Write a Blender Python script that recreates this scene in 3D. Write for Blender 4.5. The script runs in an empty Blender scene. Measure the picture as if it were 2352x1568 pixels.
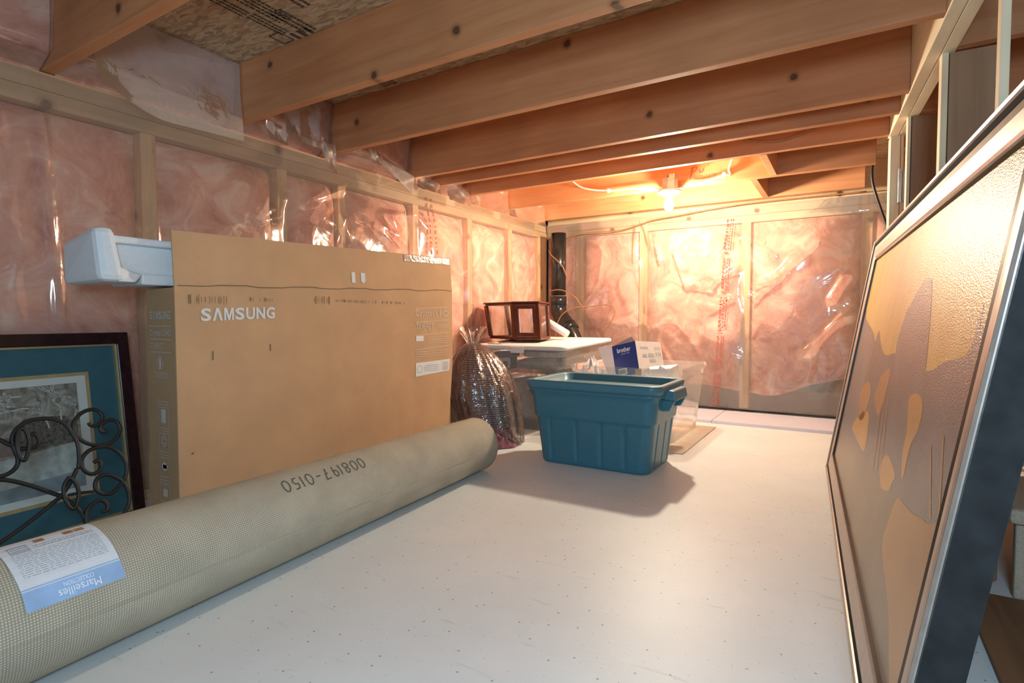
import bpy, math, random
from mathutils import Vector, Matrix, noise
R = random.Random(7)
scn = bpy.context.scene
COL = scn.collection

# ------------------------------------------------------------------ camera, world, lights, exposure
cd = bpy.data.cameras.new('camera'); cam = bpy.data.objects.new('camera', cd); COL.objects.link(cam)
cam.location = (0, 0, .735); cam.rotation_euler = (math.pi/2-.040, 0, .548)
cd.sensor_width = 36; cd.lens = 36*1266/2352; cd.clip_start = .02
scn.camera = cam
scn.view_settings.view_transform = 'Standard'; scn.view_settings.look = 'None'
scn.view_settings.gamma = 1; scn.view_settings.use_curve_mapping = False
scn.view_settings.exposure = -.16
try: scn.cycles.transparent_max_bounces = 24
except Exception: pass
BULB = 2800.0                     # emission of the bare bulb
w = bpy.data.worlds.new('world'); scn.world = w; w.use_nodes = True
w.node_tree.nodes['Background'].inputs[0].default_value = (.60, .80, 1, 1)
w.node_tree.nodes['Background'].inputs[1].default_value = .42
def area(name, loc, target, size, power, col):
    l = bpy.data.lights.new(name, 'AREA'); l.shape = 'SQUARE'; l.size = size; l.energy = power; l.color = col
    o = bpy.data.objects.new(name, l); COL.objects.link(o); o.location = loc
    o.rotation_euler = (Vector(target)-Vector(loc)).to_track_quat('-Z', 'Y').to_euler(); return o
area('light_behind_photographer', (.21, -.20, .98), (-.75, 1.6, .75), .35, 30, (.58, .82, 1))

# ------------------------------------------------------------------ materials
def nt(name):
    m = bpy.data.materials.new(name); m.use_nodes = True; t = m.node_tree
    return m, t, t.nodes, t.links, t.nodes['Principled BSDF']
def setp(b, **k):
    for n, v in k.items():
        n = n.replace('_', ' ')
        if n in b.inputs: b.inputs[n].default_value = v
def c4(c): return (c[0], c[1], c[2], 1)
def mapping(N, L, scale, coord='Object', rnd=True):
    tc = N.new('ShaderNodeTexCoord'); mp = N.new('ShaderNodeMapping'); mp.inputs['Scale'].default_value = scale
    L.new(tc.outputs[coord], mp.inputs['Vector'])
    if rnd:
        oi = N.new('ShaderNodeObjectInfo'); ml = N.new('ShaderNodeMath'); ml.operation = 'MULTIPLY'; ml.inputs[1].default_value = 37.0
        L.new(oi.outputs['Random'], ml.inputs[0]); cb = N.new('ShaderNodeCombineXYZ')
        for i in range(3): L.new(ml.outputs[0], cb.inputs[i])
        L.new(cb.outputs[0], mp.inputs['Location'])
    return mp
def ramp(N, L, fac, stops):
    r = N.new('ShaderNodeValToRGB'); e = r.color_ramp.elements
    while len(e) < len(stops): e.new(.5)
    for i, (p, c) in enumerate(stops): e[i].position = p; e[i].color = c4(c)
    L.new(fac, r.inputs[0]); return r
def mixc(N, L, fac, a, b, mode='MIX'):
    m = N.new('ShaderNodeMix'); m.data_type = 'RGBA'; m.blend_type = mode
    def put(s, v):
        if isinstance(v, (tuple, list)): s.default_value = c4(v)
        elif isinstance(v, float): s.default_value = v
        else: L.new(v, s)
    put(m.inputs[0], fac); put(m.inputs[6], a); put(m.inputs[7], b); return m.outputs[2]
def bump(N, L, b, h, strength=.3, dist=.01):
    bp = N.new('ShaderNodeBump'); bp.inputs['Strength'].default_value = strength; bp.inputs['Distance'].default_value = dist
    L.new(h, bp.inputs['Height']); L.new(bp.outputs[0], b.inputs['Normal'])
def plain(name, col, rough=.6, metal=0, var=.10, scale=30, bmp=0, spec=.5, coat=0):
    m, t, N, L, b = nt(name); setp(b, Roughness=rough, Metallic=metal)
    if 'Specular IOR Level' in b.inputs: b.inputs['Specular IOR Level'].default_value = spec
    if coat and 'Coat Weight' in b.inputs: b.inputs['Coat Weight'].default_value = coat
    mp = mapping(N, L, (1, 1, 1)); nz = N.new('ShaderNodeTexNoise'); nz.inputs['Scale'].default_value = scale; nz.inputs['Detail'].default_value = 5
    L.new(mp.outputs[0], nz.inputs['Vector'])
    lo = tuple(x*(1-var) for x in col); hi = tuple(min(1, x*(1+var)) for x in col)
    r = ramp(N, L, nz.outputs[0], [(.3, lo), (.7, hi)]); L.new(r.outputs[0], b.inputs['Base Color'])
    if bmp: bump(N, L, b, nz.outputs[0], bmp, .004)
    return m
def wood(name, c1, c2, knot=(.12, .05, .02), axis='x', rough=.65, knots=True, kscale=2.3):
    m, t, N, L, b = nt(name); setp(b, Roughness=rough)
    sc = {'x': (1.0, 14, 14), 'y': (14, 1.0, 14), 'z': (14, 14, 1.0)}[axis]
    mp = mapping(N, L, sc)
    nz = N.new('ShaderNodeTexNoise'); nz.inputs['Scale'].default_value = 2.2; nz.inputs['Detail'].default_value = 6; nz.inputs['Distortion'].default_value = .6
    L.new(mp.outputs[0], nz.inputs['Vector'])
    r = ramp(N, L, nz.outputs[0], [(.25, c1), (.5, tuple((a+d)/2 for a, d in zip(c1, c2))), (.78, c2)]); col = r.outputs[0]
    mp2 = mapping(N, L, (1, 1, 1)); n2 = N.new('ShaderNodeTexNoise'); n2.inputs['Scale'].default_value = 2.5; L.new(mp2.outputs[0], n2.inputs['Vector'])
    r2 = ramp(N, L, n2.outputs[0], [(.35, (.82, .78, .76)), (.65, (1.08, 1.08, 1.08))]); col = mixc(N, L, .8, col, r2.outputs[0], 'MULTIPLY')
    if knots:
        sx = N.new('ShaderNodeSeparateXYZ'); L.new(mp2.outputs[0], sx.inputs[0])
        cb = N.new('ShaderNodeCombineXYZ')
        if axis == 'z':
            ad = N.new('ShaderNodeMath'); L.new(sx.outputs[0], ad.inputs[0]); L.new(sx.outputs[1], ad.inputs[1]); L.new(ad.outputs[0], cb.inputs[0])
        elif axis == 'y': L.new(sx.outputs[1], cb.inputs[0])
        else: L.new(sx.outputs[0], cb.inputs[0])
        L.new(sx.outputs[2], cb.inputs[1])
        vo = N.new('ShaderNodeTexVoronoi'); vo.voronoi_dimensions = '2D'; vo.inputs['Scale'].default_value = kscale
        nw = N.new('ShaderNodeTexNoise'); nw.inputs['Scale'].default_value = 40; L.new(mp2.outputs[0], nw.inputs['Vector'])
        vm = N.new('ShaderNodeVectorMath'); vm.operation = 'SCALE'; vm.inputs['Scale'].default_value = .012; L.new(nw.outputs['Color'], vm.inputs[0])
        va = N.new('ShaderNodeVectorMath'); L.new(cb.outputs[0], va.inputs[0]); L.new(vm.outputs[0], va.inputs[1])
        L.new(va.outputs[0], vo.inputs['Vector'])
        kr = ramp(N, L, vo.outputs['Distance'], [(.022, (1, 1, 1)), (.034, (.35, .35, .35)), (.06, (0, 0, 0))])
        col = mixc(N, L, kr.outputs[0], col, knot)
    L.new(col, b.inputs['Base Color']); bump(N, L, b, nz.outputs[0], .12, .003)
    return m
def sheet_mat(name, gloss=.10, haze=.05, rough=.10, tint=(.97, .96, .95), hazecol=(.9, .88, .86), bscale=9, bstr=.25, crumple_=.0):
    m, t, N, L, b = nt(name); N.remove(b); out = [n for n in N if n.type == 'OUTPUT_MATERIAL'][0]
    tr = N.new('ShaderNodeBsdfTransparent'); tr.inputs[0].default_value = c4(tint)
    gl = N.new('ShaderNodeBsdfGlossy'); gl.inputs['Roughness'].default_value = rough; gl.inputs[0].default_value = (1, 1, 1, 1)
    df = N.new('ShaderNodeBsdfDiffuse'); df.inputs[0].default_value = c4(hazecol)
    mp = mapping(N, L, (1, 1, 1)); nz = N.new('ShaderNodeTexNoise'); nz.inputs['Scale'].default_value = bscale; nz.inputs['Detail'].default_value = 3; nz.inputs['Distortion'].default_value = 1.2
    L.new(mp.outputs[0], nz.inputs['Vector']); bp = N.new('ShaderNodeBump'); bp.inputs['Strength'].default_value = bstr; bp.inputs['Distance'].default_value = .012
    vm = N.new('ShaderNodeVectorMath'); vm.operation = 'SCALE'; vm.inputs['Scale'].default_value = .35; L.new(nz.outputs['Color'], vm.inputs[0])
    va = N.new('ShaderNodeVectorMath'); L.new(mp.outputs[0], va.inputs[0]); L.new(vm.outputs[0], va.inputs[1])
    vo = N.new('ShaderNodeTexVoronoi'); vo.inputs['Scale'].default_value = bscale*.75; L.new(va.outputs[0], vo.inputs['Vector'])
    hh = N.new('ShaderNodeMath'); hh.operation = 'MULTIPLY_ADD'; hh.inputs[1].default_value = crumple_; L.new(vo.outputs['Distance'], hh.inputs[0]); L.new(nz.outputs[0], hh.inputs[2])
    L.new(hh.outputs[0], bp.inputs['Height']); L.new(bp.outputs[0], gl.inputs['Normal'])
    fr = N.new('ShaderNodeFresnel'); fr.inputs[0].default_value = 1.45; L.new(bp.outputs[0], fr.inputs['Normal'])
    ma = N.new('ShaderNodeMath'); ma.operation = 'MULTIPLY_ADD'; ma.inputs[1].default_value = .8; ma.inputs[2].default_value = gloss; ma.use_clamp = True; L.new(fr.outputs[0], ma.inputs[0])
    m1 = N.new('ShaderNodeMixShader'); m1.inputs[0].default_value = haze; L.new(tr.outputs[0], m1.inputs[1]); L.new(df.outputs[0], m1.inputs[2])
    m2 = N.new('ShaderNodeMixShader'); L.new(ma.outputs[0], m2.inputs[0]); L.new(m1.outputs[0], m2.inputs[1]); L.new(gl.outputs[0], m2.inputs[2])
    L.new(m2.outputs[0], out.inputs[0]); return m

JOIST = wood('joist_lumber', (.49, .195, .075), (.62, .29, .13), axis='x', kscale=2.0)
STUDL = wood('stud_lumber', (.60, .37, .19), (.76, .53, .30), axis='z', kscale=1.6)
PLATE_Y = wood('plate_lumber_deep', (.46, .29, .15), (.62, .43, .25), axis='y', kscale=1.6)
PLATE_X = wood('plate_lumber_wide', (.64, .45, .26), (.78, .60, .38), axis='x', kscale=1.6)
PALE = wood('pale_lumber', (.78, .64, .42), (.88, .76, .54), axis='z', kscale=1.2)
BEAMW = wood('pale_beam_lumber', (.76, .61, .39), (.87, .74, .52), axis='y', kscale=1.2)
BROWN = wood('brown_stud_lumber', (.34, .20, .11), (.46, .29, .17), axis='z', kscale=5)
DARKW = wood('dark_stair_wood', (.16, .075, .035), (.25, .125, .06), axis='y', knots=False)

def osb():
    m, t, N, L, b = nt('oriented_strand_board'); setp(b, Roughness=.75)
    mp = mapping(N, L, (1, 1, 1), rnd=False)
    n0 = N.new('ShaderNodeTexNoise'); n0.inputs['Scale'].default_value = 9; L.new(mp.outputs[0], n0.inputs['Vector'])
    mx = N.new('ShaderNodeVectorMath'); mx.operation = 'SCALE'; mx.inputs['Scale'].default_value = .05; L.new(n0.outputs['Color'], mx.inputs[0])
    ad = N.new('ShaderNodeVectorMath'); L.new(mp.outputs[0], ad.inputs[0]); L.new(mx.outputs[0], ad.inputs[1])
    m2 = N.new('ShaderNodeMapping'); m2.inputs['Scale'].default_value = (26, 95, 26); m2.inputs['Rotation'].default_value = (0, 0, .5); L.new(ad.outputs[0], m2.inputs['Vector'])
    v = N.new('ShaderNodeTexVoronoi'); v.inputs['Scale'].default_value = 1.0; L.new(m2.outputs[0], v.inputs['Vector'])
    r = ramp(N, L, v.outputs['Color'], [(.1, (.36, .21, .11)), (.45, (.52, .34, .19)), (.8, (.66, .47, .28))])
    v2 = N.new('ShaderNodeTexVoronoi'); v2.feature = 'DISTANCE_TO_EDGE'; L.new(m2.outputs[0], v2.inputs['Vector'])
    r2 = ramp(N, L, v2.outputs['Distance'], [(.0, (.45, .4, .36)), (.08, (1, 1, 1))])
    col = mixc(N, L, .7, r.outputs[0], r2.outputs[0], 'MULTIPLY'); L.new(col, b.inputs['Base Color'])
    bump(N, L, b, v.outputs['Color'], .3, .003); return m
OSB = osb()
def pink():
    m, t, N, L, b = nt('pink_glass_wool'); setp(b, Roughness=.95); b.inputs['Specular IOR Level'].default_value = .1
    mp = mapping(N, L, (1, 1, 1), rnd=True)
    n = N.new('ShaderNodeTexNoise'); n.inputs['Scale'].default_value = 5.5; n.inputs['Detail'].default_value = 9; n.inputs['Roughness'].default_value = .62; n.inputs['Distortion'].default_value = 1.0
    L.new(mp.outputs[0], n.inputs['Vector'])
    r = ramp(N, L, n.outputs[0], [(.30, (.55, .17, .13)), (.43, (.76, .34, .26)), (.55, (.87, .47, .37)), (.68, (.97, .73, .61))])
    L.new(r.outputs[0], b.inputs['Base Color']); n3 = N.new('ShaderNodeTexNoise'); n3.inputs['Scale'].default_value = 60; L.new(mp.outputs[0], n3.inputs['Vector'])
    bump(N, L, b, n.outputs[0], .5, .02); return m
PINK = pink()
def floor_mat():
    m, t, N, L, b = nt('worn_white_floor_paint'); setp(b, Roughness=.48)
    mp = mapping(N, L, (1, 1, 1), rnd=False)
    n = N.new('ShaderNodeTexNoise'); n.inputs['Scale'].default_value = 2.2; n.inputs['Detail'].default_value = 8; n.inputs['Roughness'].default_value = .6; L.new(mp.outputs[0], n.inputs['Vector'])
    r = ramp(N, L, n.outputs[0], [(.3, (.66, .69, .70)), (.7, (.745, .775, .785))]); col = r.outputs[0]
    def specks(scale, rad, keep, c, col):
        v = N.new('ShaderNodeTexVoronoi'); v.voronoi_dimensions = '2D'; v.inputs['Scale'].default_value = scale; L.new(mp.outputs[0], v.inputs['Vector'])
        nw = N.new('ShaderNodeMath'); nw.operation = 'LESS_THAN'; nw.inputs[1].default_value = rad; L.new(v.outputs['Distance'], nw.inputs[0])
        sx = N.new('ShaderNodeSeparateColor'); L.new(v.outputs['Color'], sx.inputs[0]); k = N.new('ShaderNodeMath'); k.operation = 'LESS_THAN'; k.inputs[1].default_value = keep; L.new(sx.outputs[0], k.inputs[0])
        mu = N.new('ShaderNodeMath'); mu.operation = 'MULTIPLY'; L.new(nw.outputs[0], mu.inputs[0]); L.new(k.outputs[0], mu.inputs[1])
        mm = N.new('ShaderNodeMath'); mm.operation = 'MULTIPLY'; mm.inputs[1].default_value = .8; L.new(mu.outputs[0], mm.inputs[0])
        return mixc(N, L, mm.outputs[0], col, c)
    col = specks(16, .042, .42, (.22, .23, .20), col); col = specks(43, .06, .16, (.33, .34, .31), col)
    mp3 = N.new('ShaderNodeMapping'); mp3.inputs['Scale'].default_value = (4, 22, 1); mp3.inputs['Rotation'].default_value = (0, 0, .6)
    tc = N.new('ShaderNodeTexCoord'); L.new(tc.outputs['Object'], mp3.inputs['Vector'])
    n4 = N.new('ShaderNodeTexNoise'); n4.inputs['Scale'].default_value = 1.4; n4.inputs['Detail'].default_value = 10; L.new(mp3.outputs[0], n4.inputs['Vector'])
    r4 = ramp(N, L, n4.outputs[0], [(.66, (1, 1, 1)), (.72, (.86, .87, .86))]); col = mixc(N, L, 1.0, col, r4.outputs[0], 'MULTIPLY')
    L.new(col, b.inputs['Base Color']); n5 = N.new('ShaderNodeTexNoise'); n5.inputs['Scale'].default_value = 90; L.new(mp.outputs[0], n5.inputs['Vector']); bump(N, L, b, n5.outputs[0], .12, .003)
    return m
FLOOR = floor_mat()
def cardboard(name, col=(.60, .36, .195)):
    m, t, N, L, b = nt(name); setp(b, Roughness=.8); b.inputs['Specular IOR Level'].default_value = .2
    mp = mapping(N, L, (1, 1, 1), rnd=False)
    wv = N.new('ShaderNodeTexWave'); wv.bands_direction = 'Y'; wv.inputs['Scale'].default_value = 60; wv.inputs['Distortion'].default_value = 1.0; L.new(mp.outputs[0], wv.inputs['Vector'])
    n = N.new('ShaderNodeTexNoise'); n.inputs['Scale'].default_value = 6; n.inputs['Detail'].default_value = 8; L.new(mp.outputs[0], n.inputs['Vector'])
    r = ramp(N, L, n.outputs[0], [(.3, tuple(x*.92 for x in col)), (.7, tuple(x*1.06 for x in col))])
    r2 = ramp(N, L, wv.outputs[0], [(0, (.95, .95, .95)), (1, (1.02, 1.02, 1.02))]); L.new(mixc(N, L, 1.0, r.outputs[0], r2.outputs[0], 'MULTIPLY'), b.inputs['Base Color'])
    bump(N, L, b, wv.outputs[0], .08, .002); return m
CARD = cardboard('brown_cardboard'); CARD_SHADE = cardboard('dark_shaded_cardboard', (.42, .26, .14))  # darker copy: shade on the television carton's end and body put into the colour
def weave():
    m, t, N, L, b = nt('rug_backing_weave'); setp(b, Roughness=.95); b.inputs['Specular IOR Level'].default_value = .1
    tc = N.new('ShaderNodeTexCoord'); mp = N.new('ShaderNodeMapping'); mp.inputs['Scale'].default_value = (1, 1, 1); L.new(tc.outputs['UV'], mp.inputs['Vector'])
    w1 = N.new('ShaderNodeTexWave'); w1.bands_direction = 'X'; w1.inputs['Scale'].default_value = 62; w1.inputs['Distortion'].default_value = .6; L.new(mp.outputs[0], w1.inputs['Vector'])
    w2 = N.new('ShaderNodeTexWave'); w2.bands_direction = 'Y'; w2.inputs['Scale'].default_value = 62; w2.inputs['Distortion'].default_value = .6; L.new(mp.outputs[0], w2.inputs['Vector'])
    mu = N.new('ShaderNodeMath'); mu.operation = 'MULTIPLY'; L.new(w1.outputs[1], mu.inputs[0]); L.new(w2.outputs[1], mu.inputs[1])
    r = ramp(N, L, mu.outputs[0], [(0, (.36, .325, .25)), (.5, (.63, .58, .48)), (1, (.73, .68, .58))])
    n = N.new('ShaderNodeTexNoise'); n.inputs['Scale'].default_value = 7; n.inputs['Detail'].default_value = 7; L.new(mp.outputs[0], n.inputs['Vector'])
    r2 = ramp(N, L, n.outputs[0], [(.3, (.84, .84, .82)), (.7, (1.06, 1.05, 1.03))]); L.new(mixc(N, L, 1.0, r.outputs[0], r2.outputs[0], 'MULTIPLY'), b.inputs['Base Color'])
    bump(N, L, b, mu.outputs[0], .4, .003); return m
WEAVE = weave()
POLY = sheet_mat('clear_vapour_barrier', gloss=.09, haze=.15, rough=.085, hazecol=(.95, .80, .68), bscale=4.5, bstr=.20, crumple_=.9)
FLAP = sheet_mat('milky_plastic_scrap', gloss=.05, haze=.32, rough=.2, hazecol=(.86, .82, .80))
TUBP = sheet_mat('clear_tub_plastic', gloss=.07, haze=.24, rough=.10, tint=(.93, .93, .92), bscale=4, bstr=.1)
FILM = sheet_mat('clear_bag_film', gloss=.09, haze=.03, rough=.13, bscale=26, bstr=.8)
GLASS = sheet_mat('cabinet_glass', gloss=.12, haze=.02, rough=.03, bscale=2, bstr=.02)

# ------------------------------------------------------------------ geometry helpers
def tag(o, label=None, cat=None, group=None, kind=None):
    if label: o['label'] = label
    if cat: o['category'] = cat
    if group: o['group'] = group
    if kind: o['kind'] = kind
    return o
def par(o, parent):
    if parent is not None:
        o.parent = parent; o.matrix_parent_inverse = WM[parent.name].inverted()
WM = {}
def empty(name, loc, label=None, cat=None, group=None, kind=None):
    o = bpy.data.objects.new(name, None); COL.objects.link(o); o.location = loc; o.empty_display_size = .05
    WM[o.name] = Matrix.Translation(Vector(loc)); return tag(o, label, cat, group, kind)
def mk(name, vs, fs, mat, parent=None, smooth=False, uvs=None, mats=None, mi=None):
    xs = [v[0] for v in vs]; ys = [v[1] for v in vs]; zs = [v[2] for v in vs]
    c = Vector(((min(xs)+max(xs))/2, (min(ys)+max(ys))/2, min(zs)))
    me = bpy.data.meshes.new(name); me.from_pydata([(v[0]-c.x, v[1]-c.y, v[2]-c.z) for v in vs], [], fs)
    for m_ in (mats or [mat]): me.materials.append(m_)
    if mi:
        for p_, i in zip(me.polygons, mi): p_.material_index = i
    if uvs:
        ul = me.uv_layers.new(name='UVMap')
        for l in me.loops: ul.data[l.index].uv = uvs[l.vertex_index]
    if smooth:
        for p_ in me.polygons: p_.use_smooth = True
    me.validate(); me.update()
    o = bpy.data.objects.new(name, me); COL.objects.link(o); o.location = c; WM[o.name] = Matrix.Translation(c)
    par(o, parent); return o
BF = [(0, 3, 2, 1), (4, 5, 6, 7), (0, 1, 5, 4), (1, 2, 6, 5), (2, 3, 7, 6), (3, 0, 4, 7)]
def bevel(o, wd, seg=2):
    b = o.modifiers.new('bevel', 'BEVEL'); b.width = wd; b.segments = seg; b.limit_method = 'ANGLE'; return o
def hexa(name, c8, mat, parent=None, bv=0):
    o = mk(name, c8, BF, mat, parent)
    if bv: bevel(o, bv)
    return o
def box(name, a, b, mat, parent=None, bv=0, yaw=0, piv=None):
    (x0, y0, z0), (x1, y1, z1) = a, b
    vs = [(x0, y0, z0), (x1, y0, z0), (x1, y1, z0), (x0, y1, z0), (x0, y0, z1), (x1, y0, z1), (x1, y1, z1), (x0, y1, z1)]
    if yaw:
        p = piv or ((x0+x1)/2, (y0+y1)/2); cs, sn = math.cos(yaw), math.sin(yaw)
        vs = [(p[0]+(x-p[0])*cs-(y-p[1])*sn, p[1]+(x-p[0])*sn+(y-p[1])*cs, z) for x, y, z in vs]
    return hexa(name, vs, mat, parent, bv)
def grid(name, nu, nv, f, mat, parent=None, smooth=True, uvf=None, closed_u=False):
    vs, fs, uv = [], [], []
    for j in range(nv+1):
        for i in range(nu+(0 if closed_u else 1)):
            vs.append(tuple(f(i/nu, j/nv))); uv.append(uvf(i/nu, j/nv) if uvf else (i/nu, j/nv))
    n = nu if closed_u else nu+1
    for j in range(nv):
        for i in range(nu):
            a = j*n+i; b = j*n+(i+1) % n; fs.append((a, b, b+n, a+n))
    return mk(name, vs, fs, mat, parent, smooth, uv)
def smooth_path(pts, k=4):
    P = [Vector(p) for p in pts]; out = []
    for i in range(len(P)-1):
        p0 = P[max(i-1, 0)]; p1 = P[i]; p2 = P[i+1]; p3 = P[min(i+2, len(P)-1)]
        for s in range(k):
            t = s/k; out.append(.5*((2*p1)+(-p0+p2)*t+(2*p0-5*p1+4*p2-p3)*t*t+(-p0+3*p1-3*p2+p3)*t**3))
    out.append(P[-1]); return out
def tube(name, pts, r, mat, parent=None, k=4, seg=8, cap=True, radii=None):
    P = smooth_path(pts, k) if k > 1 else [Vector(p) for p in pts]
    vs, fs = [], []; n = len(P); up = None
    for i, p in enumerate(P):
        t = (P[min(i+1, n-1)]-P[max(i-1, 0)]).normalized()
        if up is None: up = Vector((0, 0, 1)) if abs(t.z) < .9 else Vector((1, 0, 0))
        a = (up-t*up.dot(t)).normalized(); up = a; b = t.cross(a)
        rr = radii(i/(n-1)) if radii else r
        for s in range(seg):
            q = p+a*(rr*math.cos(2*math.pi*s/seg))+b*(rr*math.sin(2*math.pi*s/seg)); vs.append(tuple(q))
    for i in range(n-1):
        for s in range(seg):
            a = i*seg+s; b = i*seg+(s+1) % seg; fs.append((a, b, b+seg, a+seg))
    if cap: fs.append(tuple(range(seg))[::-1]); fs.append(tuple(range((n-1)*seg, n*seg)))
    return mk(name, vs, fs, mat, parent, True)
def lathe(name, prof, c, mat, parent=None, seg=24, smooth=True):
    vs, fs = [], []
    for r, z in prof:
        for s in range(seg): a = 2*math.pi*s/seg; vs.append((c[0]+r*math.cos(a), c[1]+r*math.sin(a), c[2]+z))
    for i in range(len(prof)-1):
        for s in range(seg):
            a = i*seg+s; b = i*seg+(s+1) % seg; fs.append((a, b, b+seg, a+seg))
    fs.append(tuple(range(seg))[::-1]); fs.append(tuple(range((len(prof)-1)*seg, len(prof)*seg)))
    o = mk(name, vs, fs, mat, parent, smooth)
    return o
def text_geo(s, size, bold=0, res=3):
    cu = bpy.data.curves.new('tmp', 'FONT'); cu.body = s; cu.size = size; cu.offset = bold; cu.resolution_u = res
    o = bpy.data.objects.new('tmp', cu); me = bpy.data.meshes.new_from_object(o)
    vs = [tuple(v.co) for v in me.vertices]; fs = [tuple(p.vertices) for p in me.polygons]
    bpy.data.objects.remove(o); bpy.data.meshes.remove(me); bpy.data.curves.remove(cu); return vs, fs
def text_fit(s, w_, h_, bold=0):                      # text scaled into a w x h box with the origin at lower left
    vs, fs = text_geo(s, 1, bold); xs = [v[0] for v in vs]; ys = [v[1] for v in vs]
    sx = w_/(max(xs)-min(xs)); sy = h_/(max(ys)-min(ys))
    return [((v[0]-min(xs))*sx, (v[1]-min(ys))*sy) for v in vs], fs
class Flat:                                           # collects flat print (quads, polygons, lettering) for one mesh
    def __init__(s): s.v = []; s.f = []
    def poly(s, pts): n = len(s.v); s.v += list(pts); s.f.append(tuple(range(n, n+len(pts)))); return s
    def rect(s, x0, y0, x1, y1): return s.poly([(x0, y0), (x1, y0), (x1, y1), (x0, y1)])
    def text(s, t, x, y, w_, h_, bold=0):
        vs, fs = text_fit(t, w_, h_, bold); n = len(s.v); s.v += [(a+x, b+y) for a, b in vs]; s.f += [tuple(i+n for i in f) for f in fs]; return s
    def stroke(s, pts, wd):
        for (x0, y0), (x1, y1) in zip(pts, pts[1:]):
            dx, dy = x1-x0, y1-y0; l = math.hypot(dx, dy) or 1; ox, oy = -dy/l*wd/2, dx/l*wd/2
            s.poly([(x0+ox, y0+oy), (x0-ox, y0-oy), (x1-ox, y1-oy), (x1+ox, y1+oy)])
        return s
    def scribble(s, x0, y0, x1, y1, rows, rng, wd=.35):     # unreadable fine print: rows of short dashes
        hh = (y1-y0)/rows
        for r_ in range(rows):
            x = x0
            while x < x1:
                l = rng.uniform(.012, .05)*(x1-x0)*2; e = min(x1, x+l); s.rect(x, y0+r_*hh, e, y0+r_*hh+hh*wd); x = e+.02*(x1-x0)
        return s
    def make(s, name, mapf, mat, parent): return mk(name, [tuple(mapf(a, b)) for a, b in s.v], s.f, mat, parent)
def N3(x, y, z): return noise.noise(Vector((x, y, z)))

# ------------------------------------------------------------------ setting: floor, ceiling, joists
H, TOP = 1.6065, 1.8545
floor_o = mk('floor', [(-2.6, -2.6, 0), (1.6, -2.6, 0), (1.6, 4.9, 0), (-2.6, 4.9, 0), (-2.6, -2.6, -.1), (1.6, -2.6, -.1), (1.6, 4.9, -.1), (-2.6, 4.9, -.1)],
             [(0, 1, 2, 3), (7, 6, 5, 4), (0, 4, 5, 1), (1, 5, 6, 2), (2, 6, 7, 3), (3, 7, 4, 0)], FLOOR); tag(floor_o, 'white painted floor with dark specks and scuffs', kind='structure')
ceil_o = box('ceiling', (-2.62, -1.3, TOP), (1.6, 4.9, TOP+.02), OSB); tag(ceil_o, 'strand board subfloor seen between the joists', kind='structure')
def beam_x(y): return .344-.062*y
JY = [-.97, -.36, .25, .86, 1.518, 2.045, 2.652, 2.895, 3.219, 3.758, 4.38]
for y in JY:
    xl = -2.55; xr = beam_x(y)+.002
    box('ceiling_joist', (xl, y-.040, H), (xr, y, TOP), JOIST, ceil_o, .003)
for y in (1.05, 1.68, 2.31, 2.94, 3.5):
    box('ceiling_joist', (beam_x(y)+.079, y-.040, H), (1.5, y, TOP), JOIST, ceil_o, .003)
for k in range(2):
    y0, y1 = 3.24, -1.2
    a0, a1 = beam_x(y0)+k*.039, beam_x(y1)+k*.039
    hexa('flush_beam', [(a0, y0, H-.004), (a1, y1, H-.004), (a1+.0375, y1, H-.004), (a0+.0375, y0, H-.004), (a0, y0, TOP), (a1, y1, TOP), (a1+.0375, y1, TOP), (a0+.0375, y0, TOP)], BEAMW, ceil_o, .002)
box('blocking', (-.426, 3.221, H), (-.388, 3.716, TOP), JOIST, ceil_o, .002)
box('blocking', (-.545, 3.760, H), (-.505, 4.338, TOP), JOIST, ceil_o, .002)
# subfloor ink stamps
INK = plain('dark_stamp_ink', (.10, .055, .03), .9)
fl = Flat()
for (x0, y0, x1, y1, rows) in [(1.12, -1.94, 1.26, -1.88, 3), (1.14, -1.86, 1.36, -1.78, 4), (1.27, -1.93, 1.42, -1.87, 3), (1.30, -1.84, 1.46, -1.76, 3), (1.43, -1.90, 1.475, -1.78, 3), (1.93, -1.93, 1.99, -1.84, 5), (1.20, -1.70, 1.34, -1.64, 2), (1.80, -1.02, 1.88, -.95, 3)]:
    fl.scribble(x0, y0, x1, y1, rows, R, .5)
fl.stroke([(1.40, -1.98), (1.47, -1.98), (1.47, -1.92), (1.40, -1.92), (1.40, -1.98)], .006)
fl.make('stamp_ink', lambda a, b: (b, a, TOP-.0012), INK, ceil_o)
# pencil note on the joist behind the lamp
NOTE = plain('red_marker', (.62, .10, .05), .8); PENCIL = plain('pencil_line', (.35, .22, .12), .8)
f1 = Flat(); f1.stroke([(0, -.02), (.012, .062)], .006); f1.stroke([(.006, .05), (.03, .062), (.036, .045), (.02, .032), (.006, .03)], .005)
f1.stroke([(.045, .04), (.047, .022), (.058, .02), (.064, .042)], .006)
f1.make('marker_note', lambda a, b: (-.905+a*1.3, 3.7165, 1.665+b), NOTE, ceil_o)
f2 = Flat(); f2.stroke([(.085, .062), (.083, .04), (.092, .045)], .003); f2.stroke([(.10, .066), (.10, .046), (.108, .05)], .003); f2.text('chain', .02, -.03, .12, .035)
f2.make('pencil_note', lambda a, b: (-.905+a*1.1, 3.7165, 1.675+b), PENCIL, ceil_o)

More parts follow.
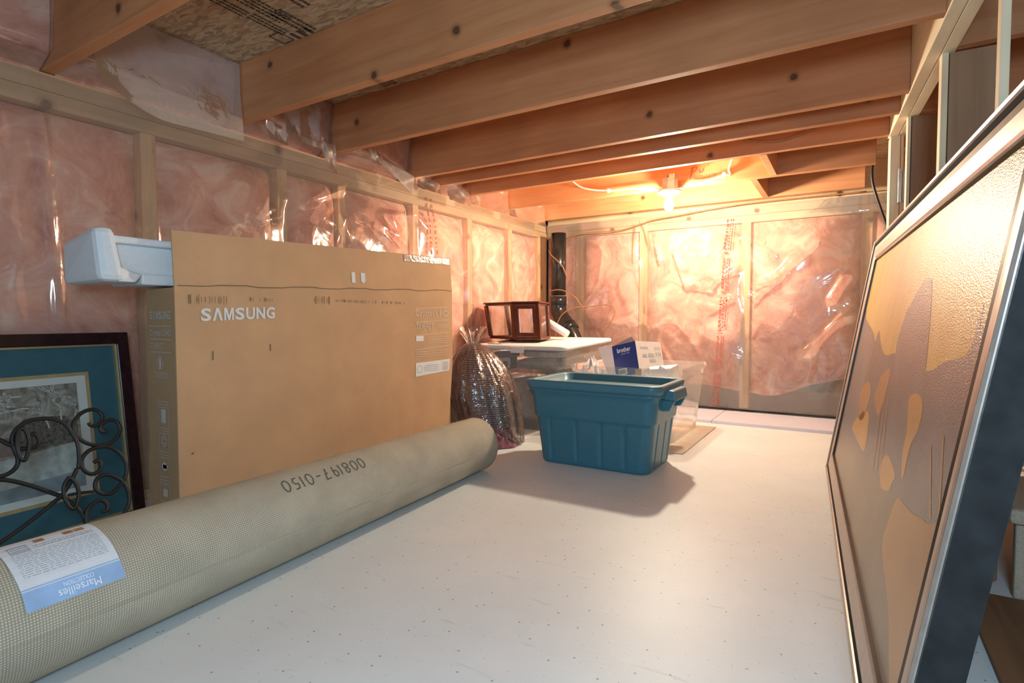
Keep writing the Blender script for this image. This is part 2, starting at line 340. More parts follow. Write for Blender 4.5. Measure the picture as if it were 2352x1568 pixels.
# ------------------------------------------------------------------ walls
CONC = plain('dark_foundation_wall', (.045, .047, .045), .7, var=.35, scale=14)
XW, YB, HP = -2.436, 4.62, 1.485
wl = box('wall_left', (-2.62, -1.3, 0), (-2.56, 4.9, TOP), CONC); tag(wl, 'stud wall with pink insulation behind clear plastic beside the television box', kind='structure')
wb = box('wall_back', (-2.56, 4.76, 0), (1.6, 4.82, TOP), CONC); tag(wb, 'far stud wall with pink insulation behind clear wrinkled plastic', kind='structure')
SL = [-.70, -.05, .555, 1.163, 1.782, 2.163, 2.78, 3.387, 3.963, 4.48]
SB = [-2.10, -1.508, -.692, .098, .70, 1.31]
for y in SL: box('wall_stud', (XW-.12, y-.028, .04), (XW, y+.028, HP), STUDL, wl, .003)
box('wall_stud', (XW-.12, 4.515, .04), (XW, YB-.002, HP), STUDL, wl, .003)
for x in SB: box('wall_stud', (x-.033, YB, .04), (x+.033, YB+.12, HP), STUDL, wb, .003)
for z0, z1 in ((HP, HP+.055), (HP+.057, H-.003)):
    box('top_plate', (XW-.12, -1.28, z0), (XW, YB+.12, z1), PLATE_Y, wl, .002)
    box('top_plate', (XW+.003, YB, z0), (1.5, YB+.12, z1), PLATE_X, wb, .002)
box('bottom_plate', (XW-.12, -1.28, 0), (XW, YB, .04), PLATE_Y, wl)
box('rim_board', (XW, YB+.02, H), (1.5, YB+.06, TOP), PLATE_X, wb)
def frac_in(a, L_):
    for p, q in zip(L_, L_[1:]):
        if p <= a <= q: return (a-p)/(q-p)
    return 0
def bay(a, L_): return math.sin(math.pi*frac_in(a, L_))**.6 if frac_in(a, L_) > 0 else 0
def batt_off(a, z, seed): return .012+.026*N3(a*3.1+seed, z*2.7, seed)+.016*N3(a*8, z*7, seed+4)
for i, (p, q) in enumerate(zip(SL, SL[1:])):
    if q <= p: continue
    p, q = p+.03, q-.03
    def f(u, v, p=p, q=q, i=i):
        y = p+(q-p)*u; z = .04+(HP-.045)*v; e = min(1, min(u, 1-u)*7)*min(1, min(v, 1-v)*14)
        return (XW-.055+(.045+batt_off(y, z, i*3.7))*e**.5, y, z)
    grid('insulation_batt', 22, 44, f, PINK, wl)
for i, (p, q) in enumerate(zip(SB, SB[1:])):
    p, q = p+.034, q-.034
    def f(u, v, p=p, q=q, i=i):
        x = p+(q-p)*u
        zb = .20+.012*N3(x*6, 3, 1)+(-.055*max(0, 1-abs(x+.55)/.4))+(.12*max(0, (x+.45)/.5) if x > -.45 else 0)
        z = zb+(HP-.004-zb)*v; e = min(1, min(u, 1-u)*7)*min(1, min(v+.03, 1.03-v)*14)
        return (x, YB+.055-(.045+batt_off(x, z, 40+i*3.7))*max(0, e)**.5, z)
    grid('insulation_batt', 24, 44, f, PINK, wb)
# batt squeezed between the corner and the first back stud
grid('insulation_batt', 8, 40, lambda u, v: (XW+.005+(.295)*u, YB+.03-.02*math.sin(math.pi*u), .18+(HP-.18)*v), PINK, wb)
# pieces of batt in the joist bays over the left wall
for i, (p, q) in enumerate(zip(JY[2:], JY[3:])):
    p, q = p+.002, q-.042
    if q-p < .05: continue
    def f(u, v, p=p, q=q, i=i):
        y = p+(q-p)*u; z = H+.002+(TOP-H-.004)*v
        return (-2.345-.095*max(0, 1-v*7)+.02*math.sin(math.pi*u)*min(1, v*7)+.02*N3(y*4, z*5, i)*min(1, v*7)+.03*(v-.5), y, H-.004 if v == 0 else z)
    grid('rim_insulation', 14, 14, f, PINK, wl)
    grid('rim_plastic', 18, 10, lambda u, v, p=p, q=q, i=i: (-2.315-.10*max(0, 1-v*5)+.018*math.sin(math.pi*u)+.02*N3(u*3+i, v*3, 2)+.03*(v-.5), p+(q-p)*u, H+.002+(TOP-H-.004)*v), POLY, wl)

# polythene: billows between the studs, pulled tight at the staples, with sharp folds
def folds_fn(folds):
    pre = []
    for (a, b, c, d, wd, amp) in folds:
        L_ = math.hypot(c-a, d-b); pre.append((a, b, (c-a)/L_, (d-b)/L_, L_, wd, amp))
    def fn(u, v):
        s = 0
        for a, b, dx, dy, L_, wd, amp in pre:
            t = ((u-a)*dx+(v-b)*dy)/L_
            if t < -.35 or t > 1.35: continue
            d = abs(-(u-a)*dy+(v-b)*dx)
            if d > wd*5: continue
            tt = 1 if 0 <= t <= 1 else 1-min(-t if t < 0 else t-1, .35)/.35
            s += amp*tt*tt*math.exp(-d/wd)
        return s
    return fn
FB = [(-1.24, 1.292, -1.139, 1.021), (-1.139, 1.021, -.949, .98), (-.949, .98, -.886, 1.134), (-1.044, 1.087, -.863, 1.322), (-1.17, 1.302, -.876, 1.337), (-.95, 1.014, -.752, 1.128),
      (-.699, 1.377, -.577, 1.328), (-.68, .939, -.618, .898), (-.618, .898, -.374, 1.161), (-.632, .991, -.442, 1.062), (-.374, 1.161, -.22, 1.277), (-.947, .822, -.805, .902),
      (-1.563, 1.517, -1.568, 1.255), (-.637, 1.333, -.503, 1.22), (-.125, .876, -.033, 1.045), (-.272, .498, -.037, .764), (-1.503, 1.555, -1.442, 1.363), (-1.399, 1.417, -1.353, 1.214)]
FL = [(1.777, 1.35, 1.729, 1.234), (1.729, 1.234, 1.596, 1.181), (2.03, 1.339, 1.993, 1.261), (2.092, 1.142, 2.152, 1.30), (2.152, 1.30, 2.189, 1.168), (2.507, 1.364, 2.577, 1.265), (2.507, 1.372, 2.757, 1.412),
      (2.757, 1.412, 2.866, 1.33), (2.358, 1.292, 2.54, 1.184), (2.436, 1.295, 2.651, 1.206), (1.907, 1.346, 2.145, 1.457), (1.64, 1.233, 1.715, 1.285), (3.349, 1.487, 3.382, 1.024), (3.899, 1.483, 3.987, .945),
      (4.431, 1.582, 4.485, 1.215), (.80, 1.45, .84, .70), (.35, 1.50, .39, .6), (1.16, 1.4, 1.18, .7)]
fb = folds_fn([(a, b, c, d, .016, .022) for a, b, c, d in FB]); flf = folds_fn([(a, b, c, d, .016, .020) for a, b, c, d in FL])
def ridged(a, z, s):
    n = N3(a*2.2+.6*N3(a*1.3, z*1.3, s), z*1.5, s); return 1-abs(n)*2
def off_b(x, z):
    top = min(1, max(0, (HP-z)/.12))
    return .008+.024*bay(x, SB)*top*min(1, z/.2)+.012*max(0, ridged(x*1.4, z*1.8, 3)-.45)*top+.010*N3(x*2.5, z*2.0, 9)*bay(x, SB)+fb(x, z)
def off_l(y, z):
    top = min(1, max(0, (HP-z)/.12))
    return .008+.024*bay(y, SL)*top+.012*max(0, ridged(y*1.2, z*1.8, 13)-.45)*top+.012*N3(y*2.5, z*2.0, 19)*bay(y, SL)+flf(y, z)
vb = grid('vapour_barrier', 250, 110, lambda u, v: ((lambda x, z: (x, YB-off_b(x, z)-(.035*max(0, (z-1.5)/.1)), z))(XW+.02+3.2*u, .03+1.575*v)), POLY, wb)
vl = grid('vapour_barrier', 380, 105, lambda u, v: ((lambda y, z: (XW+off_l(y, z), y, z))(-1.2+5.56*u, .03+1.565*v)), POLY, wl)
# red printing on the plastic
PRINT = plain('red_print', (.42, .10, .07), .7)
fl = Flat()
for k in range(5):
    z1 = 1.52-k*.305
    for c_, (dx, wd) in enumerate([(0, .016), (.028, .010), (.044, .010)]):
        z = z1
        while z > z1-.235:
            l = R.uniform(.008, .03); fl.rect(dx, z-l, dx+wd*R.uniform(.6, 1), z); z -= l+R.uniform(.004, .012)
    fl.rect(0, z1-.268, .03, z1-.258)
def on_back(a, z):
    x = -.83-.062*(1.56-z)+a; return (x, YB-off_b(x, z)-(.035*max(0, (z-1.5)/.1))-.003, z)
fl.make('sheet_print', on_back, PRINT, wb)
fl = Flat()
z = 1.55
while z > .95:
    l = R.uniform(.01, .035); fl.rect(0, z-l, .012, z); fl.rect(.05, z-l*.8, .062, z); z -= l+R.uniform(.006, .02)
fl.make('sheet_print', lambda a, z: (XW+off_l(2.875+a+.06*(1.55-z), z)+.003, 2.875+a+.06*(1.55-z), z), PRINT, wl)
# loose flaps of plastic hanging in the joist bays
def flap(y0, y1, zt, zb, x, curl=.04):
    def f(u, v):
        y = y0+(y1-y0)*u; b = zb(u); z = zt+(b-zt)*v
        return (x+.012+curl*v*v*(1-u*.5)+.012*N3(u*3, v*2, y0), y, z)
    return grid('plastic_flap', 18, 12, f, FLAP, wl)
flap(.915, 1.47, 1.845, lambda u: 1.575-.095*math.sin(min(1, u*2.2)*math.pi/2)+.03*u, -2.30, .05)
flap(1.59, 1.69, 1.64, lambda u: 1.55, -2.29, .03); flap(1.69, 1.90, 1.80, lambda u: 1.59, -2.30, .02); flap(1.90, 1.985, 1.63, lambda u: 1.50-.02*u, -2.29, .03)
flap(2.22, 2.30, 1.68, lambda u: 1.60, -2.29, .02)
mk('plastic_flap', [(-2.285, 2.20, 1.67), (-2.285, 2.26, 1.685), (-2.275, 2.59, 1.60), (-2.27, 2.56, 1.50), (-2.275, 2.50, 1.53)], [(0, 1, 2, 3, 4)], FLAP, wl)
flap(2.60, 2.84, 1.62, lambda u: 1.54, -2.30, .04); flap(2.90, 3.16, 1.64, lambda u: 1.52, -2.29, .03); flap(3.25, 3.70, 1.70, lambda u: 1.54, -2.30, .03); flap(3.78, 4.3, 1.70, lambda u: 1.54, -2.30, .03)

# right side: open stud wall under the flush beam
wst = box('wall_stairwell', (1.3, -1.2, 0), (1.36, 4.6, TOP), BROWN); tag(wst, 'dim brown board wall beyond the open studs', kind='structure')
wr = box('wall_right', (.225, 2.05, 0), (.265, 3.3, .038), BROWN, None, .002, .0615, (.29, 1.2)); tag(wr, 'open stud wall under the beam behind the big painting', kind='structure')
YAW = .06
def rstud(y, x0, x1, mat, th=.038, z1=H-.002, name='wall_stud'): return box(name, (x0, y, 0), (x1, y+th, z1), mat, wr, .002, YAW, (x0, y))
rstud(3.20, .153, .192, PALE, .085)
rstud(3.20, .194, .205, PALE, .03, name='furring_strip')
rstud(2.31, .264, .405, BROWN); rstud(2.30, .243, .261, PALE, .045, name='furring_strip')
rstud(2.94, .214, .355, BROWN); rstud(2.93, .199, .211, PALE, .045, name='furring_strip')
box('furring_strip', (.285, 1.69, 1.22), (.303, 1.73, H-.005), PALE, wr, .002)
rstud(3.56, .24, .38, BROWN)

# ------------------------------------------------------------------ the lamp: octagon box, porcelain holder, bare bulb
WHITEP = plain('white_porcelain', (.86, .85, .82), .3, var=.03); STEEL = plain('galvanised_steel', (.42, .44, .46), .4, .9, var=.15)
def emit(name, col, s):
    m, t, N, L, b = nt(name); setp(b, Roughness=.3); b.inputs['Base Color'].default_value = (1, 1, 1, 1)
    b.inputs['Emission Color'].default_value = c4(col); b.inputs['Emission Strength'].default_value = s; return m
lx, ly = -1.02, 3.61
lamp = empty('ceiling_lamp', (lx, ly, 1.70), 'bare bulb in a white porcelain holder under the joists', 'lamp')
lathe('junction_box', [(.052, 0), (.052, .075)], (lx, ly+.05, 1.578), STEEL, lamp, 8, False)
box('mounting_strap', (lx-.02, ly+.095, 1.655), (lx+.02, ly+.105, 1.70), STEEL, lamp)
lathe('lamp_holder', [(.030, -.022), (.036, -.022), (.040, -.006), (.070, -.004), (.078, .004), (.078, .010), (.07, .014)], (lx, ly+.03, 1.562), WHITEP, lamp, 28)
prof = [(.012, 0), (.014, -.012), (.018, -.022), (.026, -.04), (.031, -.058), (.031, -.07), (.027, -.084), (.016, -.096), (.004, -.101)]
lathe('light_bulb', [(r_, z) for r_, z in prof[::-1]], (lx, ly+.03, 1.545), emit('lit_bulb', (1, .84, .62), BULB), lamp, 12)

# ------------------------------------------------------------------ cables
NM = plain('white_cable_sheath', (.86, .82, .72), .45); BLKC = plain('black_cable_sheath', (.02, .02, .02), .4); BRN = plain('brown_bell_wire', (.36, .17, .07), .4)
c1 = empty('electrical_cable', (-1.3, 3.70, 1.6), 'white flat cable stapled along the joist left of the lamp', 'cable')
tube('cable_run', [(-1.75, 3.70, 1.75), (-1.654, 3.70, 1.681), (-1.455, 3.70, 1.640), (-1.22, 3.70, 1.632), (-1.09, 3.69, 1.60)], .006, NM, c1, 6)
box('cable_staple', (-1.47, 3.695, 1.628), (-1.455, 3.712, 1.652), NM, c1)
c2 = empty('electrical_cable', (-.8, 3.70, 1.6), 'white cable from the lamp to a staple and up the joist on its right', 'cable')
tube('cable_run', [(-.95, 3.69, 1.600), (-.86, 3.70, 1.612), (-.76, 3.70, 1.630), (-.698, 3.70, 1.645), (-.655, 3.70, 1.642), (-.663, 3.70, 1.68), (-.640, 3.70, 1.745), (-.64, 3.69, 1.80)], .0065, NM, c2, 6)
box('cable_staple', (-.700, 3.694, 1.628), (-.684, 3.712, 1.662), NM, c2)
tag(tube('electrical_cable', [(-.56, 3.172, 1.72), (-.502, 3.17, 1.69), (-.427, 3.17, 1.668), (-.324, 3.17, 1.653), (-.244, 3.17, 1.668), (-.167, 3.17, 1.69), (-.13, 3.172, 1.73)], .006, BRN, None, 5), 'tan cable drooping across a joist face above the lamp', 'cable')
tag(tube('electrical_cable', [(.117, 4.0, 1.84), (.104, 4.0, 1.70), (.103, 4.0, 1.58), (.125, 4.0, 1.48), (.155, 4.0, 1.38), (.183, 4.0, 1.27), (.20, 4.0, 1.0), (.22, 4.0, .5), (.22, 4.0, .005)], .008, BLKC, None, 6), 'black cable hanging from the ceiling beside the pale end stud', 'cable')
tag(tube('electrical_cable', [(.19, 3.95, 1.80), (.192, 3.95, 1.6), (.205, 3.95, 1.42), (.21, 3.95, 1.2), (.22, 3.95, .6), (.22, 3.95, .006)], .007, BRN, None, 6), 'brown cable running down close behind the pale end stud', 'cable')
tag(tube('bell_wire', [(-2.226, 4.535, 1.451), (-2.041, 4.53, 1.495), (-1.675, 4.53, 1.496), (-1.41, 4.53, 1.553), (-1.195, 4.53, 1.572), (-.859, 4.53, 1.604), (-.548, 4.53, 1.614), (.086, 4.53, 1.612)], .005, BRN, None, 6), 'thin brown wire strung along the head of the far wall', 'wire')
PIPE = plain('black_abs_pipe', (.018, .017, .017), .22, var=.2)
pc, py = -2.222, 4.44
wr_ = empty('bell_wire', (pc, py-.08, .65), 'thin brown wire wound round the black drain pipe', 'wire')
tube('wire_loop', [(-2.30, 4.40, 1.35), (-2.265, 4.365, 1.31), (-2.195, 4.355, 1.252), (-2.145, 4.375, 1.19), (-2.127, 4.42, 1.09)], .0045, BRN, wr_, 5)
tube('wire_loop', [(-2.29, 4.40, .985), (-2.27, 4.365, .985), (-2.194, 4.35, .995), (-2.122, 4.36, .983), (-2.018, 4.36, .924), (-1.944, 4.36, .844), (-1.785, 4.36, .857), (-1.688, 4.36, .849), (-1.657, 4.36, .79), (-1.706, 4.36, .693), (-1.752, 4.36, .61), (-1.76, 4.36, .3), (-1.75, 4.36, .006)], .0045, BRN, wr_, 5)
tube('wire_loop', [(-2.19, 4.30, .2), (-2.18, 4.30, .6), (-2.166, 4.30, .691), (-2.12, 4.31, .778), (-2.037, 4.335, .83), (-1.944, 4.36, .844)], .0045, BRN, wr_, 5)
pipe = empty('drain_pipe', (pc, py, 0), 'glossy black drain pipe with an angled elbow in the corner', 'pipe')
tube('pipe_run', [(pc, py, 1.50), (pc, py, .95)], .066, PIPE, pipe, 1, 28)
lathe('pipe_coupling', [(.066, 0), (.073, .001), (.073, .08), (.066, .081)], (pc, py, .86), PIPE, pipe, 28)
tube('pipe_elbow', [(pc, py, .87), (pc, py, .83), (pc+.012, py-.003, .79), (pc+.04, py-.01, .745), (pc+.085, py-.02, .695), (pc+.12, py-.03, .66)], .071, PIPE, pipe, 4, 28)
tube('pipe_coupling', [(pc+.10, py-.025, .682), (pc+.145, py-.035, .632)], .077, PIPE, pipe, 1, 28)
tube('pipe_run', [(pc+.13, py-.03, .645), (pc+.18, py-.04, .56), (pc+.20, py-.045, .45), (pc+.20, py-.045, .0)], .064, PIPE, pipe, 4, 28)

# ------------------------------------------------------------------ grey switch box on the end stud
ebx = empty('electrical_box', (.21, 3.17, 1.28), 'grey steel outlet box screwed to the pale end stud', 'outlet box')
hexa('box_body', [(.196, 3.135, 1.285), (.228, 3.135, 1.275), (.228, 3.185, 1.275), (.196, 3.185, 1.285), (.196, 3.135, 1.42), (.228, 3.135, 1.425), (.228, 3.185, 1.425), (.196, 3.185, 1.42)], STEEL, ebx, .003)
for z in (1.41, 1.30): lathe('screw', [(.006, 0), (.006, .01)], (.212, 3.128, z), STEEL, ebx, 8)
box('bracket_ear', (.182, 3.12, 1.275), (.19, 3.16, 1.43), STEEL, ebx, .001)
# ------------------------------------------------------------------ lilac foam boards along the far wall
FOAM = plain('lilac_foam_board', (.60, .585, .69), .8, var=.05, scale=60, bmp=.1)
for i, (x0, x1) in enumerate([(-1.70, -.815), (-.812, .40)]):
    o = hexa('foam_board', [(x0, 4.05, 0), (x1, 4.05, 0), (x1, 4.55, 0), (x0, 4.55, 0), (x0, 4.05, .022), (x1, 4.05, .022), (x1, 4.55, .022), (x0, 4.55, .022)], FOAM, None, .002)
    tag(o, ['lilac foam board at the far wall behind the storage tubs', 'lilac foam board at the far wall ending behind the big painting'][i], 'foam board', 'foam boards along the far wall')

# ------------------------------------------------------------------ the television carton
PRW = plain('white_carton_print', (.74, .73, .72), .8, var=.04); PRD = plain('faded_carton_print', (.66, .50, .38), .8, var=.04); SCUFF_CREASE = plain('carton_scuffs_and_crease', (.20, .12, .06), .9)
PRG = plain('grey_carton_print', (.50, .45, .41), .8)
bx_ = empty('television_box', (-1.88, 1.63, 0), 'large brown television carton with one flap standing up', 'cardboard box')
xb, xk, y0, y1 = -1.80, -1.976, .925, 2.337
def ztop(y): return .842+.044*(y-y0)/(y1-y0)
def zfl(y): return 1.014+.044*(y-y0)/(y1-y0)
# front panel: one sheet, with the lower far edge pulled inwards
def front(y, z):
    yy = y
    if z < .5: yy = y-(.055*(.5-z)/.5)*max(0, (y-(y1-.4))/.4)
    return (xb+.006*math.sin(3*y)*math.sin(math.pi*min(1, z/.85))*.6, yy, z)
def fslab(name, za, zb, dx=0, nz=14, thick=.005):
    nu = 40; vs, fs = [], []
    for side in (0, 1):
        for j in range(nz+1):
            for i in range(nu+1):
                y = y0+(y1-y0)*i/nu; z = za(y)+(zb(y)-za(y))*j/nz; p = front(y, z); vs.append((p[0]-side*thick+dx*(j/nz), p[1], p[2]))
    n = nu+1; m_ = (nz+1)*n
    for j in range(nz):
        for i in range(nu):
            a = j*n+i; fs.append((a, a+1, a+1+n, a+n)); fs.append((m_+a, m_+a+n, m_+a+1+n, m_+a+1))
    for i in range(nu):
        a = i; fs.append((a, m_+a, m_+a+1, a+1)); a = nz*n+i; fs.append((a, a+1, m_+a+1, m_+a))
    for j in range(nz):
        a = j*n; fs.append((a, a+n, m_+a+n, m_+a)); a = j*n+nu; fs.append((a, m_+a, m_+a+n, a+n))
    return mk(name, vs, fs, CARD, bx_, False)
fslab('front_panel', lambda y: .002, lambda y: ztop(y)-.001)
fslab('top_flap', lambda y: ztop(y)-.0006, lambda y: zfl(y), -.012, 6)
hexa('end_panel', [(xk, y0, .0), (xb-.005, y0, 0), (xb-.005, y0+.005, 0), (xk, y0+.005, 0), (xk, y0, ztop(y0)-.012), (xb-.005, y0, ztop(y0)-.006), (xb-.005, y0+.005, ztop(y0)-.006), (xk, y0+.005, ztop(y0)-.012)], CARD_SHADE, bx_)
hexa('carton_body', [(xk, y0+.006, 0), (xb-.012, y0+.006, 0), (xb-.012, y1-.002, 0), (xk, y1+.02, 0), (xk, y0+.006, ztop(y0)-.014), (xb-.012, y0+.006, ztop(y0)-.014), (xb-.012, y1-.002, ztop(y1)-.014), (xk, y1+.02, ztop(y1)-.014)], CARD_SHADE, bx_)
def logo(F, x, y, w_, h_):
    cw = w_/7
    for i, ch in enumerate('SLMSUNG'):
        x0, x1 = x+cw*i+cw*.04, x+cw*(i+1)-cw*.10; t_ = cw*.20
        if ch == 'L': F.poly([(x0, y), (x0+t_, y), ((x0+x1)/2, y+h_*.72), (x1-t_, y), (x1, y), ((x0+x1)/2+t_*.6, y+h_), ((x0+x1)/2-t_*.6, y+h_)])
        elif ch == 'M': xm = (x0+x1)/2; F.poly([(x0, y), (x0+t_*.8, y), (x0+t_*.8, y+h_*.7), (xm-t_*.3, y), (xm+t_*.3, y), (x1-t_*.8, y+h_*.7), (x1-t_*.8, y), (x1, y), (x1, y+h_), (x1-t_*1.1, y+h_), (xm, y+h_*.35), (x0+t_*1.1, y+h_), (x0, y+h_)])
        else: F.text(ch, x0, y, x1-x0, h_, .028)
onf = lambda a, b: (lambda p: (p[0]+.0012, p[1], p[2]))(front(a, b))
f1 = Flat(); wv = [.275/7*i for i in range(8)]
logo(f1, 1.003, .729, .277, .042)
f1.v = [(a, b+.010*(a-1.003)/.277) for a, b in f1.v]
f1.make('lettering', onf, PRW, bx_)
f2 = Flat(); f2.text('Crystal UHD', 2.045, .742, .255, .040, .004); f2.text('TU690T', 2.048, .684, .135, .032, .003)
f2.scribble(2.20, .690, 2.30, .712, 3, R, .5)
for z in (.795, .728, .664, .594): f2.stroke([(2.047, z-.008), (2.305, z+.004)], .0035)
f2.scribble(2.14, .612, 2.30, .654, 4, R, .35); f2.scribble(2.05, .548, 2.145, .584, 3, R, .45); f2.scribble(2.16, .552, 2.30, .584, 3, R, .3)
f2.make('spec_print', onf, PRD, bx_)
for nm_, pg in (('printed_block', [(2.049, .628), (2.105, .628), (2.105, .654), (2.049, .654)]), ('carton_label', [(2.047, .455), (2.312, .466), (2.312, .527), (2.047, .522)]),
                ('handling_mark', [(1.648, .891), (1.668, .891), (1.668, .936), (1.648, .936)]), ('handling_mark', [(1.70, .901), (1.712, .890), (1.725, .901), (1.725, .936), (1.70, .936)])):
    Flat().poly(pg).make(nm_, lambda a, b: (lambda p: (p[0]+.0014-max(0, .012*(b-ztop(a))/(zfl(a)-ztop(a))), p[1], p[2]))(front(a, b)), PRW, bx_)
f4 = Flat(); f4.stroke([(2.075+.018*math.cos(t*.5), .490+.018*math.sin(t*.5)) for t in range(14)], .002); f4.scribble(2.11, .476, 2.22, .512, 4, R, .3); f4.scribble(2.25, .474, 2.30, .518, 6, R, .5)
f4.make('label_print', lambda a, b: (lambda p: (p[0]+.0022, p[1], p[2]))(front(a, b)), PRG, bx_)
f5 = Flat()
for (ya, yb, zc, h_, n_) in [(.965, 1.10, .800, .035, 22), (1.15, 1.27, .806, .018, 14), (1.45, 1.56, .812, .035, 16), (1.56, 1.98, .812, .016, 60)]:
    for k in range(n_):
        y = R.uniform(ya, yb); hh = h_*R.uniform(.3, 1); f5.rect(y, zc-hh/2, y+.0016, zc+hh/2)
cz = [(y0+.01+.0465*k, ztop(y0+.01+.0465*k)+(.003 if (k//3) % 2 else -.002)+R.uniform(-.001, .001)) for k in range(31)]; f5.stroke(cz, .0028)  # thin dark line drawn along the flap crease
f5.rect(1.255, .62, 1.259, .645); f5.rect(.965, .30, .972, .306); f5.rect(1.04, .60, 1.044, .63)
f5.make('scuff_and_crease_marks', onf, SCUFF_CREASE, bx_)
one = lambda a, b: (a, y0-.0012, b)
f6 = Flat(); logo(f6, -1.953, .735, .130, .027); f6.text('Crystal UHD', -1.953, .676, .130, .026, .006); f6.text('TU690T', -1.953, .640, .082, .020, .006)
for z in (.712, .670, .628): f6.rect(-1.955, z, -1.824, z+.0025)
f6.rect(-1.915, .575, -1.875, .578); f6.rect(-1.915, .61, -1.875, .613); f6.rect(-1.915, .575, -1.912, .613); f6.rect(-1.878, .575, -1.875, .613); f6.rect(-1.902, .58, -1.888, .608)
f6.scribble(-1.93, .548, -1.845, .568, 4, R, .4)
xa, xc = -1.912, -1.852
f6.rect(xa, .12, xa+.002, .48); f6.rect(xc, .12, xc+.002, .48); f6.scribble(xa+.004, .45, xc-.002, .478, 3, R, .35); f6.rect(-1.897, .40, -1.868, .445); f6.scribble(xa+.004, .365, xc-.002, .39, 3, R, .3)
f6.rect(-1.898, .325, -1.866, .328); f6.rect(-1.898, .355, -1.866, .358); f6.rect(-1.898, .325, -1.895, .358); f6.rect(-1.869, .325, -1.866, .358); f6.stroke([(-1.893, .33), (-1.871, .353)], .004); f6.stroke([(-1.893, .353), (-1.871, .33)], .004)
f6.scribble(xa+.004, .285, xc-.002, .315, 3, R, .3); f6.rect(-1.893, .245, -1.871, .272); f6.rect(-1.90, .252, -1.864, .264); f6.scribble(xa+.004, .20, xc-.002, .235, 3, R, .3); f6.rect(-1.895, .16, -1.868, .185); f6.scribble(xa+.004, .11, xc-.002, .15, 4, R, .35)
f6.make('end_lettering', one, PRG, bx_)
TAPE = sheet_mat('clear_packing_tape', gloss=.06, haze=.06, rough=.25, bscale=30, bstr=.2)
mk('packing_tape', [(xb+.0015-.008, 1.98, zfl(1.98)-.035), (xb+.0015-.008, y1-.01, zfl(y1)-.035), (xb+.002-.011, y1-.01, zfl(y1)-.004), (xb+.002-.011, 1.98, zfl(1.98)-.004)], [(0, 1, 2, 3)], TAPE, bx_)

# ------------------------------------------------------------------ white moulded foam end piece resting on the carton
STY = plain('white_moulded_foam', (.78, .80, .82), .6, var=.03, scale=90, bmp=.05)
tr = empty('foam_packing_tray', (-1.95, 1.0, .845), 'white moulded foam packing piece lying on the television carton', 'packing foam')
zb = .842
hexa('tray_end', [(-2.075, .735, zb), (-1.825, .735, zb+.004), (-1.815, .800, zb+.004), (-2.075, .79, zb), (-2.085, .74, .975), (-1.835, .725, 1.004), (-1.825, .775, 1.004), (-2.085, .79, .975)], STY, tr, .018)
hexa('tray_rim', [(-2.06, .77, .948), (-1.835, .77, .960), (-1.835, 1.42, .960), (-2.06, 1.42, .948), (-2.06, .77, .968), (-1.835, .77, .982), (-1.835, 1.42, .982), (-2.06, 1.42, .968)], STY, tr, .006)
hexa('tray_body', [(-2.06, .77, zb+.004), (-1.87, .77, zb+.03), (-1.87, 1.42, zb+.03), (-2.06, 1.42, zb+.004), (-2.06, .77, .95), (-1.865, .77, .962), (-1.865, 1.42, .962), (-2.06, 1.42, .95)], STY, tr, .01)
hexa('tray_lip', [(-2.06, .78, zb+.002), (-1.828, .78, zb+.004), (-1.828, .83, zb+.004), (-2.06, .83, zb+.002), (-2.06, .78, zb+.03), (-1.828, .78, zb+.05), (-1.85, .86, zb+.03), (-2.06, .86, zb+.03)], STY, tr, .006)
box('tray_foot', (-2.06, .86, zb+.0), (-1.86, 1.42, zb+.034), STY, tr, .006)

# ------------------------------------------------------------------ framed print leaning on the left wall
yaw_a = math.radians(6); DA = Vector((-math.sin(yaw_a), math.cos(yaw_a), 0))       # along the picture, away from the camera
TA = Vector((-2.300, 1.005, .687)); BA = Vector((-2.212, 1.012, 0)); UA = (TA-BA).normalized(); NA = DA.cross(UA).normalized()
if NA.x < 0: NA = -NA
HA = (TA-BA).length; WA = .80
def A3(s, t, n=0): return tuple(BA-DA*s+UA*t+NA*n)                                   # s from the far edge, t up
FRM = plain('dark_mahogany_frame', (.030, .012, .014), .25, var=.3); GOLD = plain('gilt_fillet', (.62, .50, .26), .35, .6); TEAL = plain('teal_mat_board', (.040, .125, .155), .8, var=.06)
GOLDM = plain('tan_mat_edge', (.42, .31, .15), .8); OFFW = plain('white_mat_board', (.62, .66, .62), .85, var=.03)
art = empty('framed_print', tuple(BA), 'dark framed winter print with teal mat leaning on the left wall', 'framed picture')
def rail(P3, name, s0, s1, t0, t1, w_, nb, nf, mat, parent, which):
    o_ = {'b': [(s0, t0), (s1, t0), (s1-w_, t0+w_), (s0+w_, t0+w_)], 't': [(s0, t1), (s1, t1), (s1-w_, t1-w_), (s0+w_, t1-w_)],
          'l': [(s0, t0), (s0, t1), (s0+w_, t1-w_), (s0+w_, t0+w_)], 'r': [(s1, t0), (s1, t1), (s1-w_, t1-w_), (s1-w_, t0+w_)]}[which]
    vs = [P3(a, b, nb) for a, b in o_]+[P3(a, b, nf if i < 2 else nf*.75) for i, (a, b) in enumerate(o_)]
    return mk(name, vs, BF, mat, parent)
for k in 'btlr':
    fr_ = rail(A3, 'frame_rail', 0, WA, 0, HA, .042, -.02, .012, FRM, art, k); bevel(fr_, .004)
    rail(A3, 'gilt_fillet', .042, WA-.042, .042, HA-.042, .006, -.012, .006, GOLD, art, k)
def panel(P3, name, s0, s1, t0, t1, n0, n1, mat, parent):
    vs = [P3(s0, t0, n0), P3(s1, t0, n0), P3(s1, t1, n0), P3(s0, t1, n0), P3(s0, t0, n1), P3(s1, t0, n1), P3(s1, t1, n1), P3(s0, t1, n1)]
    return mk(name, vs, BF, mat, parent)
def fine(P3, fl_, name, n, mat, parent): return fl_.make(name, lambda a, b: P3(a, b, n), mat, parent)
